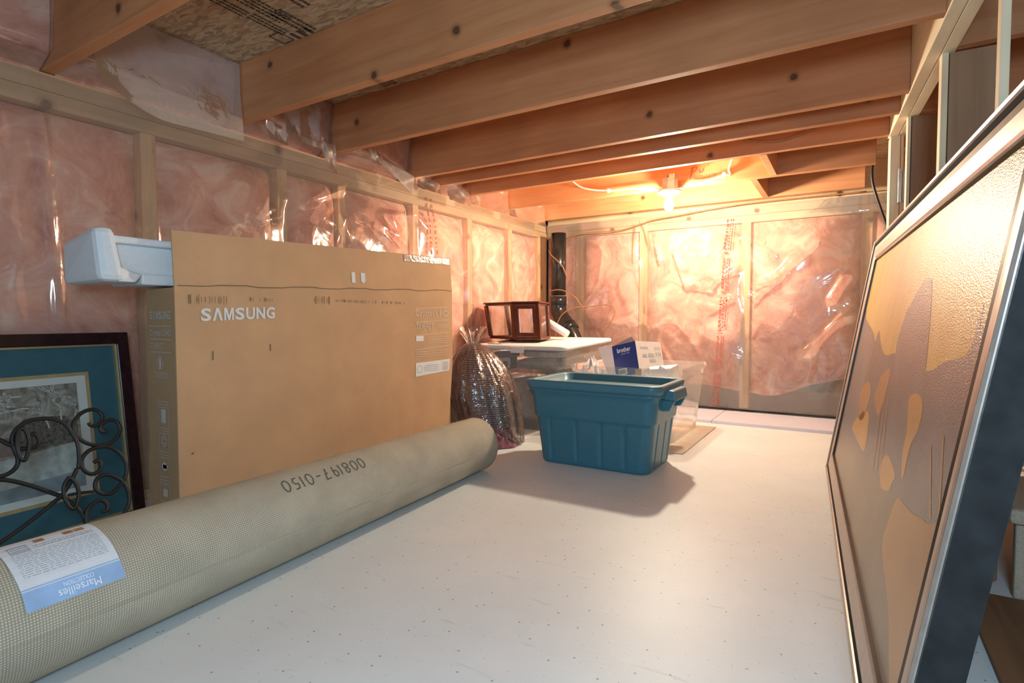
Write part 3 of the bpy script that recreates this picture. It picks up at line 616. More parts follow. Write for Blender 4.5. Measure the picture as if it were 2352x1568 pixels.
panel(A3, 'mat_board', .046, WA-.046, .046, HA-.046, -.018, -.008, TEAL, art)
m0 = .135
panel(A3, 'mat_edge', m0, WA-m0, m0, HA-m0, -.008, -.0065, GOLDM, art)
panel(A3, 'white_mat', m0+.012, WA-m0-.012, m0+.012, HA-m0-.012, -.0065, -.0055, OFFW, art)
p0, p1, q0, q1 = m0+.04, WA-m0-.04, m0+.035, HA-m0-.035
def print_mat():
    m, t, N, L, b = nt('winter_print'); setp(b, Roughness=.5)
    mp = mapping(N, L, (1, 1, 1), rnd=False); n = N.new('ShaderNodeTexNoise'); n.inputs['Scale'].default_value = 22; n.inputs['Detail'].default_value = 8; n.inputs['Distortion'].default_value = 1.4; L.new(mp.outputs[0], n.inputs['Vector'])
    r = ramp(N, L, n.outputs[0], [(.35, (.15, .135, .105)), (.5, (.25, .235, .19)), (.64, (.38, .375, .32))]); L.new(r.outputs[0], b.inputs['Base Color']); return m
pr = panel(A3, 'winter_print', p0, p1, q0, q1, -.0055, -.005, print_mat(), art)
SNOW = plain('printed_snow', (.40, .45, .42), .6, var=.25, scale=40); BARN = plain('printed_cabin', (.20, .15, .125), .6, var=.3, scale=60); TWIG = plain('printed_frosty_twigs', (.52, .51, .46), .6); HORSE = plain('printed_team', (.085, .055, .045), .6, var=.4, scale=60); POND = plain('printed_ice', (.22, .28, .30), .6, var=.25, scale=20); ROOFS = plain('printed_thicket', (.13, .12, .10), .6, var=.6, scale=110)
def S(x): return p0+(p1-p0)*x                                                        # x from the far (right hand) edge
def T_(y): return q0+(q1-q0)*y
sub = lambda fl_, nm, k, mt: fine(A3, fl_, nm, -.0048+k*.0003, mt, pr)
fl = Flat().poly([(S(0), T_(.0)), (S(1), T_(0)), (S(1), T_(.42)), (S(.6), T_(.36)), (S(.3), T_(.40)), (S(0), T_(.44))]); sub(fl, 'snow_field', 0, SNOW)
fl = Flat().poly([(S(0), T_(0)), (S(1), T_(0)), (S(1), T_(.08)), (S(.5), T_(.12)), (S(0), T_(.16))]); sub(fl, 'frozen_pond', 1, POND)
fl = Flat().poly([(S(.02), T_(.44)), (S(.40), T_(.42)), (S(.42), T_(.62)), (S(.34), T_(.72)), (S(.10), T_(.70)), (S(.02), T_(.60))]); sub(fl, 'thicket', 1, ROOFS)
fl = Flat().poly([(S(.40), T_(.40)), (S(.62), T_(.41)), (S(.62), T_(.58)), (S(.42), T_(.56))]); sub(fl, 'cabin_wall', 2, BARN)
fl = Flat().poly([(S(.60), T_(.66)), (S(1), T_(.62)), (S(1), T_(.82)), (S(.6), T_(.78))]); sub(fl, 'snowy_roof', 1, SNOW)
fl = Flat()
def twig(x, y, a, l, d):
    if d == 0: return
    x2, y2 = x+math.cos(a)*l, y+math.sin(a)*l
    fl.stroke([(x, y), ((x+x2)/2+R.uniform(-.004, .004), (y+y2)/2), (x2, y2)], .0009+.0008*d)
    for k in range(2+(d > 2)): twig(x2, y2, a+R.uniform(-.75, .75), l*R.uniform(.55, .8), d-1)
for (x, y, a) in [(.05, .62, 1.9), (.20, .60, 1.3), (.12, .66, 1.6), (.28, .80, .1), (.5, .86, .2), (.75, .88, .1), (.05, .86, .3), (.35, .92, .0)]:
    twig(S(x), T_(y), a, .035, 5)
fl.v = [(min(max(a, p0), p1), min(max(b, q0), q1)) for a, b in fl.v]
sub(fl, 'frosty_branches', 3, TWIG)
fl = Flat().poly([(S(.62), T_(.10)), (S(.66), T_(.16)), (S(.60), T_(.28)), (S(.68), T_(.33)), (S(.80), T_(.31)), (S(1), T_(.33)), (S(1), T_(.10)), (S(.92), T_(.03)), (S(.88), T_(.14)), (S(.82), T_(.04)), (S(.78), T_(.14)), (S(.70), T_(.07)), (S(.68), T_(.14))])
sub(fl, 'horse_team', 3, HORSE)

# ------------------------------------------------------------------ wrought iron scroll panel in front of the print
IRON = plain('black_wrought_iron', (.018, .016, .015), .5, var=.3, spec=.4)
vS = Vector((-.14, 0, .5)).normalized()
def S3(y, t, n=0): p_ = Vector((-1.74, y, .0))+vS*t; return (p_.x+n*.96, p_.y, p_.z+n*.27)
iron = empty('iron_scroll_panel', S3(.62, 0), 'black wrought iron scrollwork leaning in front of the framed print', 'ironwork')
def ir(name, pts, n=0, r=.0055): return tube(name, [S3(a, b, n) for a, b in pts], r, IRON, iron, 4, 8)
ir('scroll', [(.711, .455), (.717, .445), (.736, .446), (.747, .467), (.738, .485), (.720, .492), (.694, .483), (.675, .458), (.676, .429), (.691, .404), (.716, .388), (.744, .384), (.770, .395), (.787, .420), (.782, .444), (.766, .454), (.745, .447), (.737, .432), (.742, .421), (.752, .425)])
ir('scroll', [(.709, .339), (.720, .344), (.726, .328), (.716, .312), (.697, .309), (.681, .328), (.682, .355), (.701, .375), (.729, .380), (.757, .372), (.780, .344), (.788, .309), (.778, .275), (.760, .257), (.739, .243), (.716, .248), (.703, .266), (.708, .289), (.728, .299), (.750, .290), (.772, .268), (.782, .237), (.781, .209), (.767, .183), (.74, .15), (.70, .12)])
ir('scroll', [(.67, .33), (.676, .361), (.677, .401), (.669, .43), (.656, .459), (.63, .478), (.603, .483), (.575, .48), (.551, .464), (.539, .441), (.54, .415), (.545, .389), (.541, .368), (.526, .354), (.506, .349), (.485, .355), (.478, .375), (.49, .392), (.505, .385)])
ir('leaf_loop', [(.558, .465), (.566, .451), (.569, .425), (.563, .396), (.554, .378), (.546, .389), (.543, .42), (.549, .451), (.558, .465)], .012, .005)
ir('hook', [(.57, .437), (.583, .445), (.592, .428), (.586, .411), (.571, .407), (.551, .411)], .006, .005)
ir('twig', [(.47, .455), (.495, .452), (.515, .441), (.529, .428), (.541, .42)])
ir('stem', [(.44, .35), (.47, .348), (.505, .341), (.531, .33), (.564, .31), (.591, .29), (.622, .267)])
ir('stem', [(.42, .15), (.455, .172), (.489, .188), (.518, .202), (.569, .232), (.603, .254), (.624, .269), (.647, .299), (.666, .331)], .004)
ir('leaf_loop', [(.643, .313), (.655, .292), (.659, .265), (.652, .238), (.642, .225), (.631, .239), (.626, .266), (.629, .293), (.643, .313)], .012, .005)
ir('stem', [(.622, .27), (.64, .246), (.655, .224), (.668, .189), (.67, .10), (.67, .006)])
ir('scroll', [(.708, .199), (.722, .199), (.722, .218), (.709, .231), (.691, .227), (.675, .213), (.67, .188), (.668, .12)], .004)
ir('stem', [(.638, .265), (.666, .264), (.699, .259)], 0, .004)
ir('stem', [(.42, .15), (.43, .08), (.43, .006)])

# ------------------------------------------------------------------ rolled rug
rr0 = .131
def ax(y): return -1.503-.063*(y-1.5)
def R3(y, a, dr=0):                                     # a = angle from straight right, counter clockwise seen from the camera end
    wob = 1+.010*N3(y*2.2, math.cos(a)*1.2, math.sin(a)*1.2)
    r_ = (rr0-.006*(y-1.5))*wob+dr; return (ax(y)+r_*math.cos(a), y, rr0-.006*(y-1.5)+r_*math.sin(a))
rug = empty('rolled_rug', (ax(1.1), 1.1, 0), 'rolled up rug showing its beige woven backing in front of the carton', 'rug')
YN, YF = -.12, 2.20
grid('rug_backing', 72, 110, lambda u, v: R3(YN+(YF-YN)*v+.006*N3(u*5, 0, 1)*(1 if v > .99 else 0), 2*math.pi*u), WEAVE, rug, True, lambda u, v: (u*.82, v*2.32), True)
PILE = plain('brown_rug_pile', (.30, .22, .16), .95, var=.4, scale=90, bmp=.6)
def spiral(y, sgn, name):                               # coiled end: a spiral ribbon inset in the tube
    vs, fs = [], []; n = 120
    for i in range(n+1):
        t = i/n; a = t*2*math.pi*5.2-1.2; r_ = rr0*(.985-.86*t)
        for w_ in (0, 1):
            rr_ = max(.004, r_-.010*w_); vs.append((ax(y)+rr_*math.cos(a), y+sgn*.003*w_, rr0-.006*(y-1.5)+rr_*math.sin(a)))
    for i in range(n): fs.append((2*i, 2*i+1, 2*i+3, 2*i+2))
    return mk(name, vs, fs, PILE, rug, True)
for y, s_ in ((YF-.002, -1), (YN+.002, 1)):
    spiral(y, s_, 'coiled_edge'); c_ = (ax(y), rr0-.006*(y-1.5))
    mk('coiled_core', [(c_[0], y-.012*(-1 if s_ > 0 else 1), c_[1])]+[(c_[0]+.125*math.cos(i*math.pi/16), y-.012*(-1 if s_ > 0 else 1), c_[1]+.125*math.sin(i*math.pi/16)) for i in range(32)], [(0, i+1, (i+1) % 32+1) for i in range(32)], PILE, rug)
MARK = plain('faded_black_marker', (.10, .09, .07), .9)
# handwritten stock number, upside down to the camera; x runs towards the camera, y down the near side
def strokes_of(ch):
    o_ = [(.5+.42*math.cos(t*math.pi/6), .5+.5*math.sin(t*math.pi/6)) for t in range(13)]
    D = {'0': [o_], '8': [[(.5+.3*math.cos(t*math.pi/5), .76+.24*math.sin(t*math.pi/5)) for t in range(11)], [(.5+.38*math.cos(t*math.pi/5), .26+.26*math.sin(t*math.pi/5)) for t in range(11)]],
         '1': [[(.5, 0), (.5, 1)]], '9': [[(.45+.32*math.cos(t*math.pi/5), .72+.28*math.sin(t*math.pi/5)) for t in range(11)], [(.77, .72), (.62, 0)]], '7': [[(.1, .95), (.85, 1), (.4, 0)], [(.3, .48), (.75, .52)]],
         '-': [[(.2, .5), (.8, .5)]], ' ': [], '5': [[(.8, 1), (.25, .97), (.22, .58), (.6, .6), (.8, .35), (.6, .05), (.2, .06)]]}
    return D[ch]
fl = Flat(); x = 0
for ch in '008197-0150':
    for st in strokes_of(ch):
        st = [(p_[0]+(q_[0]-p_[0])*k/5, p_[1]+(q_[1]-p_[1])*k/5) for p_, q_ in zip(st, st[1:]) for k in range(5)]+[st[-1]]
        fl.stroke([(x+(a*.034 if ch != '1' else .009)+.008*(b-.5), b*.048) for a, b in st], .0046)
    x += .022 if ch == '1' else .044
tw = x
fl.make('stock_number', lambda a, b: R3(1.345-a*(.345/tw), .83+(.048-b)/rr0*.9, .0012), MARK, rug)
LBL = plain('white_paper_label', (.72, .76, .82), .6, var=.03); LBLU = plain('pale_blue_label_band', (.33, .50, .78), .6, var=.12, scale=20); LBR = plain('brown_label_swatch', (.42, .19, .08), .6, var=.2); LGR = plain('grey_label_text', (.36, .38, .42), .7); LWH = plain('white_label_script', (.9, .92, .95), .6)
# label local frame: a runs towards the camera along the roll, b runs round the roll from the near side up
def LB(k): return lambda a, b: R3(.560-a*.585-.012*(b/.215), .34+b*6.3, .0012+k*.0006)
lb = Flat()
for i in range(14):
    for j in range(10): lb.rect(i*.29/14, j*.215/10, (i+1)*.29/14, (j+1)*.215/10)
lb.make('paper_label', LB(0), LBL, rug)
bl = Flat()
for i in range(14): bl.rect(i*.29/14, 0, (i+1)*.29/14, .022); bl.rect(i*.29/14, .022, (i+1)*.29/14, .044); bl.rect(i*.29/14, .047, (i+1)*.29/14, .050)
bl.make('label_band', LB(1), LBLU, rug)
for a in (.032, .067, .155): Flat().rect(a, .178, a+.03, .195).make('label_swatch', LB(1), LBR, rug)
tx = Flat(); tx.scribble(.02, .075, .27, .150, 13, R, .28); tx.scribble(.02, .155, .20, .172, 2, R, .4); tx.rect(.21, .15, .265, .154); tx.rect(.21, .178, .265, .182); tx.rect(.21, .15, .213, .18); tx.rect(.262, .15, .265, .18); tx.scribble(.215, .157, .26, .176, 2, R, .5)
tx.make('label_text', LB(1), LGR, rug)['kind'] = 'stuff'
sc_ = Flat(); sc_.text('Marseilles', .075, .006, .125, .018); sc_.text('COLLECTION', .09, -.008, .09, .010)
sc_.make('label_script', lambda a, b: LB(2)(a, .030-b), LWH, rug)

# ------------------------------------------------------------------ large painting leaning on the right
DP = Vector((.059, -.998, -.004)).normalized(); UP = Vector((.161, .003, .987)); UP = (UP-DP*UP.dot(DP)).normalized(); NP = DP.cross(UP).normalized()
if NP.x > 0: NP = -NP
BP = Vector((-.079, 3.07, .010)); LP, HPIC = 2.15, 1.101
def P3(s, t, n=0): return tuple(BP+DP*s+UP*t+NP*n)
BRZ = plain('brushed_pewter_frame', (.40, .34, .30), .38, .45, var=.10, scale=40); BRZ2 = plain('dark_frame_lip', (.055, .035, .03), .4, .3); SIDE = plain('charcoal_frame_side', (.026, .026, .027), .9, var=.2, spec=.1)
pic = empty('large_painting', tuple(BP), 'large golden landscape painting in a pewter frame leaning on the right', 'painting')
for k in 'btlr':
    rail(P3, 'frame_side', 0, LP, 0, HPIC, .03, -.055, -.002, SIDE, pic, k)
    W_ = .086
    a_ = {'b': [(0, 0), (LP, 0), (LP-W_, W_), (W_, W_)], 't': [(0, HPIC), (LP, HPIC), (LP-W_, HPIC-W_), (W_, HPIC-W_)], 'l': [(0, 0), (0, HPIC), (W_, HPIC-W_), (W_, W_)], 'r': [(LP, 0), (LP, HPIC), (LP-W_, HPIC-W_), (LP-W_, W_)]}[k]
    prof = [(0, -.004), (0, .0), (.06, .004), (.13, .002), (.16, -.003), (.55, -.002), (.92, -.006), (1, -.010)]        # across the moulding: fraction of width, height
    vs, fs = [], []
    for (fw, nn) in prof:
        for e in (0, 1):
            o_ = a_[0 if e == 0 else 1]; i_ = a_[3 if e == 0 else 2]; vs.append(P3(o_[0]+(i_[0]-o_[0])*fw, o_[1]+(i_[1]-o_[1])*fw, nn))
    for i in range(len(prof)-1): fs.append((2*i, 2*i+1, 2*i+3, 2*i+2))
    o = mk('frame_rail', vs, fs, BRZ, pic)
    rail(P3, 'frame_lip', W_, LP-W_, W_, HPIC-W_, .010, -.020, -.008, BRZ2, pic, k)
box_back = panel(P3, 'backing_board', .02, LP-.02, .02, HPIC-.02, -.050, -.030, SIDE, pic)
def canvas(name, c1, c2, c3, sc=(1, 1, 1)):
    m, t, N, L, b = nt(name); setp(b, Roughness=.30); b.inputs['Specular IOR Level'].default_value = .6
    mp = mapping(N, L, sc, rnd=False); n = N.new('ShaderNodeTexNoise'); n.inputs['Scale'].default_value = 3; n.inputs['Detail'].default_value = 6; L.new(mp.outputs[0], n.inputs['Vector'])
    r = ramp(N, L, n.outputs[0], [(.3, c1), (.5, c2), (.7, c3)]); L.new(r.outputs[0], b.inputs['Base Color'])
    mp2 = mapping(N, L, (150, 150, 330), rnd=False); n2 = N.new('ShaderNodeTexNoise'); n2.inputs['Scale'].default_value = 1; n2.inputs['Detail'].default_value = 3; L.new(mp2.outputs[0], n2.inputs['Vector'])
    bump(N, L, b, n2.outputs[0], .40, .003); return m
CG = canvas('golden_sky_paint', (.50, .33, .07), (.58, .40, .09), (.60, .44, .15), (1, 2, .7)); CT = canvas('taupe_shadow_paint', (.125, .115, .115), (.16, .15, .15), (.20, .185, .185)); CO = canvas('olive_ground_paint', (.17, .12, .085), (.19, .15, .095), (.24, .18, .10)); CR = canvas('ochre_light_paint', (.32, .17, .06), (.40, .22, .075), (.45, .26, .09)); CL = canvas('amber_patch_paint', (.46, .25, .06), (.52, .29, .07), (.56, .33, .09))
s0_, s1_, t0_, t1_ = .088, LP-.088, .088, HPIC-.088
cv = panel(P3, 'canvas', s0_, s1_, t0_, t1_, -.028, -.0145, CG, pic)
def paint(pts, name, mat, k): 
    n_ = len(pts)
    if n_ > 4:
        sm = smooth_path([(a, b, 0) for a, b in pts[-2:]+pts+pts[:2]], 6)[12:-12]; pts = [(q_.x, q_.y) for q_ in sm]
    pts = [(min(max(a, s0_+.008), s1_-.008), min(max(b, t0_+.008), t1_-.008)) for a, b in pts]
    return mk(name, [P3(a, b, -.0143+.00012*k) for a, b in pts], [tuple(range(len(pts)))], mat, cv)
paint([(.09, .09), (2.07, .09), (2.07, .40), (1.95, .41), (1.76, .37), (1.49, .34), (1.03, .31), (.19, .24), (.09, .24)], 'painted_ground', CO, 0)
paint([(.09, .24), (.19, .24), (1.03, .31), (1.49, .34), (1.76, .37), (1.95, .41), (2.07, .40), (2.07, .80), (1.999, .728), (1.985, .77), (1.975, .745), (1.957, .69), (1.827, .667), (1.676, .636), (1.30, .62), (1.245, .648), (1.04, .631), (.894, .654), (.75, .70), (.70, .66), (.597, .688), (.35, .72), (.184, .741), (.09, .745)], 'painted_hillside', CT, 1)
paint([(1.263, .545), (1.295, .585), (1.225, .66), (1.219, .695), (1.264, .765), (1.30, .78), (1.341, .804), (1.40, .83), (1.45, .841), (1.50, .838), (1.526, .826), (1.58, .77), (1.614, .726), (1.67, .641), (1.72, .5)], 'painted_cypress', CT, 2)
paint([(1.572, .561), (1.64, .585), (1.723, .575), (1.738, .527), (1.70, .48), (1.70, .41), (1.64, .45), (1.627, .505)], 'painted_light', CL, 3)
paint([(.583, .312), (.75, .40), (.945, .436), (1.02, .40), (1.059, .329), (.9, .315)], 'painted_light', CL, 3)
paint([(1.40, .36), (1.466, .409), (1.608, .398), (1.60, .375), (1.575, .349), (1.467, .331)], 'painted_light', CL, 3)
paint([(1.05, .56), (1.20, .60), (1.22, .52), (1.16, .46), (1.0, .50)], 'painted_light', CR, 3)
paint([(.60, .46), (.78, .52), (.90, .49), (.86, .40), (.7, .38)], 'painted_light', CR, 3)
paint([(1.70, .372), (1.655, .30), (1.66, .244), (1.85, .19), (2.06, .10), (2.06, .40), (1.95, .405), (1.84, .385)], 'painted_path', CR, 3)
for (sa, ta, sb, tb) in [(1.14, .56, 1.30, .33), (1.20, .56, 1.36, .34), (1.27, .54, 1.42, .36), (.72, .66, .66, .50), (.80, .66, .74, .52), (1.93, .55, 2.03, .42), (1.86, .52, 1.97, .42)]:
    paint([(sa, ta), (sa+.012, ta), (sb+.012, tb), (sb, tb)], 'painted_reed', CR, 4)

# ------------------------------------------------------------------ teal tote
def rring(cx, cy, hx, hy, rc, z, n=15, mod=None):
    pts = []
    for q_, (sx, sy) in enumerate([(1, -1), (1, 1), (-1, 1), (-1, -1)]):
        for i in range(n):
            a = -math.pi/2+q_*math.pi/2+(i/(n-1))*math.pi/2
            pts.append((cx+sx*(hx-rc)+rc*math.cos(a), cy+sy*(hy-rc)+rc*math.sin(a), z))
    out = []
    m_ = len(pts)
    for i, p in enumerate(pts):                        # subdivide the straight sides so ribs can be set into them
        out.append(p); q = pts[(i+1) % m_]; d = math.dist(p, q)
        if i % n == n-1:
            for k in range(1, 60): out.append(tuple(p[j]+(q[j]-p[j])*k/60 for j in range(3)))
    if mod: out = [mod(p) for p in out]
    return out
def loft(name, rings, mat, parent, cap0=True, cap1=True, smooth=True):
    vs = [p for r_ in rings for p in r_]; n = len(rings[0]); fs = []
    for j in range(len(rings)-1):
        for i in range(n): a = j*n+i; b = j*n+(i+1) % n; fs.append((a, b, b+n, a+n))
    if cap0: fs.append(tuple(range(n))[::-1])
    if cap1: fs.append(tuple(range((len(rings)-1)*n, len(rings)*n)))
    o = mk(name, vs, fs, mat, parent, smooth)
    return o
TEALP = plain('teal_tote_plastic', (.040, .165, .235), .36, var=.05, scale=60); TEALL = plain('teal_lid_plastic', (.055, .18, .245), .38, var=.05, scale=60)
tcx, tcy = -1.072, 2.69
tote = empty('storage_tote', (tcx, tcy, 0), 'teal plastic storage tote with lid standing in the middle of the floor', 'storage tote')
GX = [-.215, -.075, .055, .175]; GY = [-.10, .02, .12]
def rib(p):
    x, y = p[0]-tcx, p[1]-tcy; g = 0
    if abs(x) < .235:
        for c_ in GX: g = max(g, 1-abs(x-c_)/.010) if abs(x-c_) < .010 else g
        if g and abs(y) > .1: return (p[0], p[1]-math.copysign(.013*g, y), p[2])
    elif abs(y) < .13:
        for c_ in GY: g = max(g, 1-abs(y-c_)/.010) if abs(y-c_) < .010 else g
        if g: return (p[0]-math.copysign(.013*g, x), p[1], p[2])
    return p
rg = []
def tr_(z): k = z/.40; return .285+.045*k, .190+.030*k
for z, ins, mod in [(0, .012, None), (.004, .004, None), (.014, 0, None), (.03, 0, rib), (.10, 0, rib), (.17, 0, rib), (.225, 0, rib), (.236, .0, None), (.242, -.007, None), (.25, -.008, None), (.34, -.007, None), (.365, -.006, None), (.372, -.016, None), (.385, -.016, None)]:
    hx, hy = tr_(z); rg.append(rring(tcx, tcy, hx-ins, hy-ins, .055, z, 15, mod))
loft('tote_body', rg, TEALP, tote)
lid = []
for z, hx, hy, rc in [(.383, .345, .232, .06), (.392, .351, .238, .06), (.420, .356, .243, .055), (.428, .352, .239, .055), (.428, .330, .217, .05), (.422, .322, .209, .05), (.392, .316, .203, .045), (.390, .30, .19, .04), (.393, .20, .12, .03), (.393, .01, .01, .004)]:
    lid.append(rring(tcx, tcy, hx, hy, rc, z, 15))
lo = loft('tote_lid', lid, TEALL, tote)
for sx in (1, -1):
    hb = tcx+sx*.343
    hn = empty('tote_handle', (hb, tcy, .33)); par(hn, tote)
    X_ = lambda d_: hb+sx*d_
    hexa('tote_handle', [(X_(-.01), tcy-.11, .355), (X_(.050), tcy-.11, .350), (X_(.050), tcy+.11, .350), (X_(-.01), tcy+.11, .355), (X_(-.01), tcy-.11, .405), (X_(.042), tcy-.11, .400), (X_(.042), tcy+.11, .400), (X_(-.01), tcy+.11, .405)], TEALL, tote, .006)
    for y in (-.10, .10): hexa('handle_rib', [(X_(-.03), tcy+y-.012, .300), (X_(.02), tcy+y-.012, .305), (X_(.02), tcy+y+.012, .305), (X_(-.03), tcy+y+.012, .300), (X_(-.03), tcy+y-.012, .356), (X_(.045), tcy+y-.012, .352), (X_(.045), tcy+y+.012, .352), (X_(-.03), tcy+y+.012, .356)], TEALP, tote, .003)
    bpy.data.objects.remove(hn)

# ------------------------------------------------------------------ clear tubs behind the tote
WLID = plain('white_tub_lid', (.82, .80, .77), .4, var=.03)
def tub(name, label, x0, x1, y0_, y1_, z0, z1, taper=.03, rc=.05, lidh=0, tilt=0, mat=TUBP):
    cx, cy, hx, hy = (x0+x1)/2, (y0_+y1_)/2, (x1-x0)/2, (y1_-y0_)/2
    e = empty(name, (cx, cy, z0), label, 'storage tub', 'clear plastic storage tubs')
    def tl(ring): return [(p[0], p[1], p[2]+tilt*(p[1]-y0_)) for p in ring]
    rs = [tl(rring(cx, cy, hx-taper+(taper)*k-i_, hy-taper+taper*k-i_, rc, z0+(z1-z0)*k, 8)) for k, i_ in [(0, .015), (.02, 0), (.35, 0), (.8, 0), (.9, 0), (.92, -.008), (1, -.010)]]
    loft('tub_body', rs, mat, e, True, False)
    if lidh:
        ls = [tl(rring(cx, cy, hx+a, hy+a, rc, z1+b, 8)) for a, b in [(.010, -.012), (.018, -.012), (.020, lidh*.5), (.014, lidh), (-.03, lidh), (-.036, lidh*.6), (-.10, lidh*.6), (-.106, lidh), (-.2, lidh), (-hx*.9, lidh)] if hy+a > .01]
        loft('tub_lid', ls, WLID, e)
        box('lid_latch', (cx-.05, y0_-.024, z1-.035), (cx+.05, y0_-.012, z1+.008), WLID, e, .003)
    return e
tub('storage_tub', 'clear lidded tub on the floor carrying the shallow white-lidded tub', -2.20, -1.53, 3.15, 3.90, .0, .372, .03, .05)
tub('storage_tub', 'shallow clear tub with white lid below the glass cabinet', -2.20, -1.53, 3.14, 3.92, .378, .548, .02, .05, .016, .04)
tub('storage_tub', 'open clear tub full of cartons and paper behind the teal tote', -1.47, -.80, 3.10, 3.80, .012, .455, .05, .05)
CLO1 = plain('folded_olive_cloth', (.35, .33, .25), .9, var=.25, scale=30, bmp=.3); CLO2 = plain('folded_cream_cloth', (.55, .50, .40), .9, var=.2, scale=30, bmp=.3); DRK = plain('dark_appliance', (.05, .05, .05), .5); SWP = plain('white_outlet_plate', (.74, .74, .72), .4)
def cloth(name, a, b, mat, label, seed):
    (x0, y0_, z0), (x1, y1_, z1) = a, b
    def f(u, v):
        th = 2*math.pi*u; k = math.sin(math.pi*v)**.15 if 0 < v < 1 else 0; ex = .28
        cx_ = math.copysign(abs(math.cos(th))**ex, math.cos(th)); cy_ = math.copysign(abs(math.sin(th))**ex, math.sin(th)); n_ = 1+.05*N3(cx_*2+seed, cy_*2, v*3)
        return ((x0+x1)/2+(x1-x0)/2*cx_*k*n_, (y0_+y1_)/2+(y1_-y0_)/2*cy_*k*n_, z0+(z1-z0)*v+(.006*math.sin(v*20) if 0 < v < 1 else 0))
    return tag(grid(name, 40, 14, f, mat, None, True, None, True), label, 'cloth')
cloth('folded_cloth', (-1.93, 3.17, .392), (-1.58, 3.68, .475), CLO1, 'olive cloth folded flat in the shallow clear tub', 3)
cloth('folded_cloth', (-1.90, 3.20, .478), (-1.57, 3.68, .535), CLO2, 'cream cloth folded on top in the shallow clear tub', 5)
cloth('folded_cloth', (-2.12, 3.22, .03), (-1.62, 3.68, .33), CLO2, 'pale bulky cloth packed in the lower clear tub', 8)
op = empty('outlet_plate', (-2.02, 3.165, .40), 'white double outlet plate seen through the shallow clear tub', 'outlet plate')
box('plate', (-2.075, 3.165, .395), (-1.95, 3.175, .475), SWP, op, .004)
for xx in (-2.055, -2.0): box('socket', (xx, 3.160, .415), (xx+.035, 3.166, .452), DRK, op, .002)
dv = empty('small_appliance', (-2.02, 3.25, .48), 'small black device lying above the outlet plate in the tub', 'device')
box('device_body', (-2.10, 3.20, .478), (-1.96, 3.32, .512), DRK, dv, .008); box('device_foot', (-2.08, 3.21, .396), (-1.97, 3.30, .478), DRK, dv, .006)
tag(box('floor_mat', (-1.50, 3.02, 0), (-.755, 3.90, .006), plain('tan_mat_board', (.58, .50, .42), .8), None, .002), 'thin tan board lying under the open clear tub', 'mat')
# toner carton, standing aslant in the open tub
BLU = plain('blue_carton_ink', (.012, .045, .25), .35, var=.08); WCT = plain('white_carton_board', (.80, .76, .74), .5, var=.03); NVY = plain('navy_carton_inside', (.03, .03, .05), .7)
tn = empty('toner_carton', (-1.15, 3.40, .02), 'blue and white printer toner carton tilted in the open clear tub', 'carton')
TLc, TRc = Vector((-1.290, 3.34, .562)), Vector((-1.128, 3.31, .602)); ex_ = (TRc-TLc).normalized(); down = Vector((.075, -.03, -.40)).normalized(); ey_ = Vector((.10, .23, -.012)); ey_ = (ey_-ex_*ey_.dot(ex_)*.2)
def TN(a, b, c=0): return tuple(TLc+ex_*a+down*b+ey_*c)
Wt = (TRc-TLc).length; Ht = .50
fcs = [[(0, 0, 0), (Wt, 0, 0), (Wt, Ht, 0), (0, Ht, 0)]]
mk('front_panel', [TN(*p) for p in [(0, 0, 0), (Wt, 0, 0), (Wt, Ht, 0), (0, Ht, 0), (0, 0, .02), (Wt, 0, .02), (Wt, Ht, .02), (0, Ht, .02)]], BF, BLU, tn)
mk('side_panel', [TN(*p) for p in [(Wt-.003, 0, 0.02), (Wt+.001, 0, .0), (Wt+.001, 0, 1), (Wt-.003, 0, 1), (Wt-.003, Ht, .02), (Wt+.001, Ht, .0), (Wt+.001, Ht, 1), (Wt-.003, Ht, 1)]], BF, WCT, tn)
mk('side_panel', [TN(*p) for p in [(-.001, 0, 0.0), (.003, 0, .02), (.003, 0, 1), (-.001, 0, 1), (-.001, Ht, .0), (.003, Ht, .02), (.003, Ht, 1), (-.001, Ht, 1)]], BF, WCT, tn)
mk('back_panel', [TN(*p) for p in [(0, 0, .98), (Wt, 0, .98), (Wt, 0, 1), (0, 0, 1), (0, Ht, .98), (Wt, Ht, .98), (Wt, Ht, 1), (0, Ht, 1)]], BF, WCT, tn)
mk('open_flap', [TN(.0, .002, .0), TN(.085, -.050, .35), TN(Wt, .0, .0), TN(.0, .006, .0), TN(.085, -.046, .35), TN(Wt, .004, .0)], [(0, 1, 2), (5, 4, 3), (0, 3, 4, 1), (1, 4, 5, 2)], NVY, tn)
mk('top_panel', [TN(*p) for p in [(0, .003, .3), (Wt, .0, .0), (Wt, 0, 1), (0, 0, 1), (0, .006, .3), (Wt, .004, 0.0), (Wt, .004, 1), (0, .004, 1)]], BF, WCT, tn)
ont = lambda a, b: TN(a, -b, -.004)
PWH = plain('white_ink', (.85, .87, .92), .5)
f1 = Flat(); f1.text('brother', .034, -.052, .098, .030, .02); f1.text('at your side', .058, -.068, .062, .010); f1.text('760', .085, -.232, .066, .032, .012); f1.make('lettering', ont, PWH, tn)
f2 = Flat(); f2.rect(.024, -.192, .086, -.152); f2.make('barcode_label', ont, PWH, tn)
f3 = Flat(); x = .028
while x < .08: w_ = R.choice([.0012, .002, .003]); f3.rect(x, -.186, x+w_, -.158); x += w_+R.choice([.0015, .0025])
f3.make('barcode_bars', lambda a, b: TN(a, -b, -.008), NVY, tn)
f4 = Flat(); f4.scribble(.028, -.214, .078, -.198, 3, R, .35); f4.make('fine_print', ont, LGR, tn)
ons = lambda a, b: tuple(Vector(TN(Wt+.0022, -b, a)))
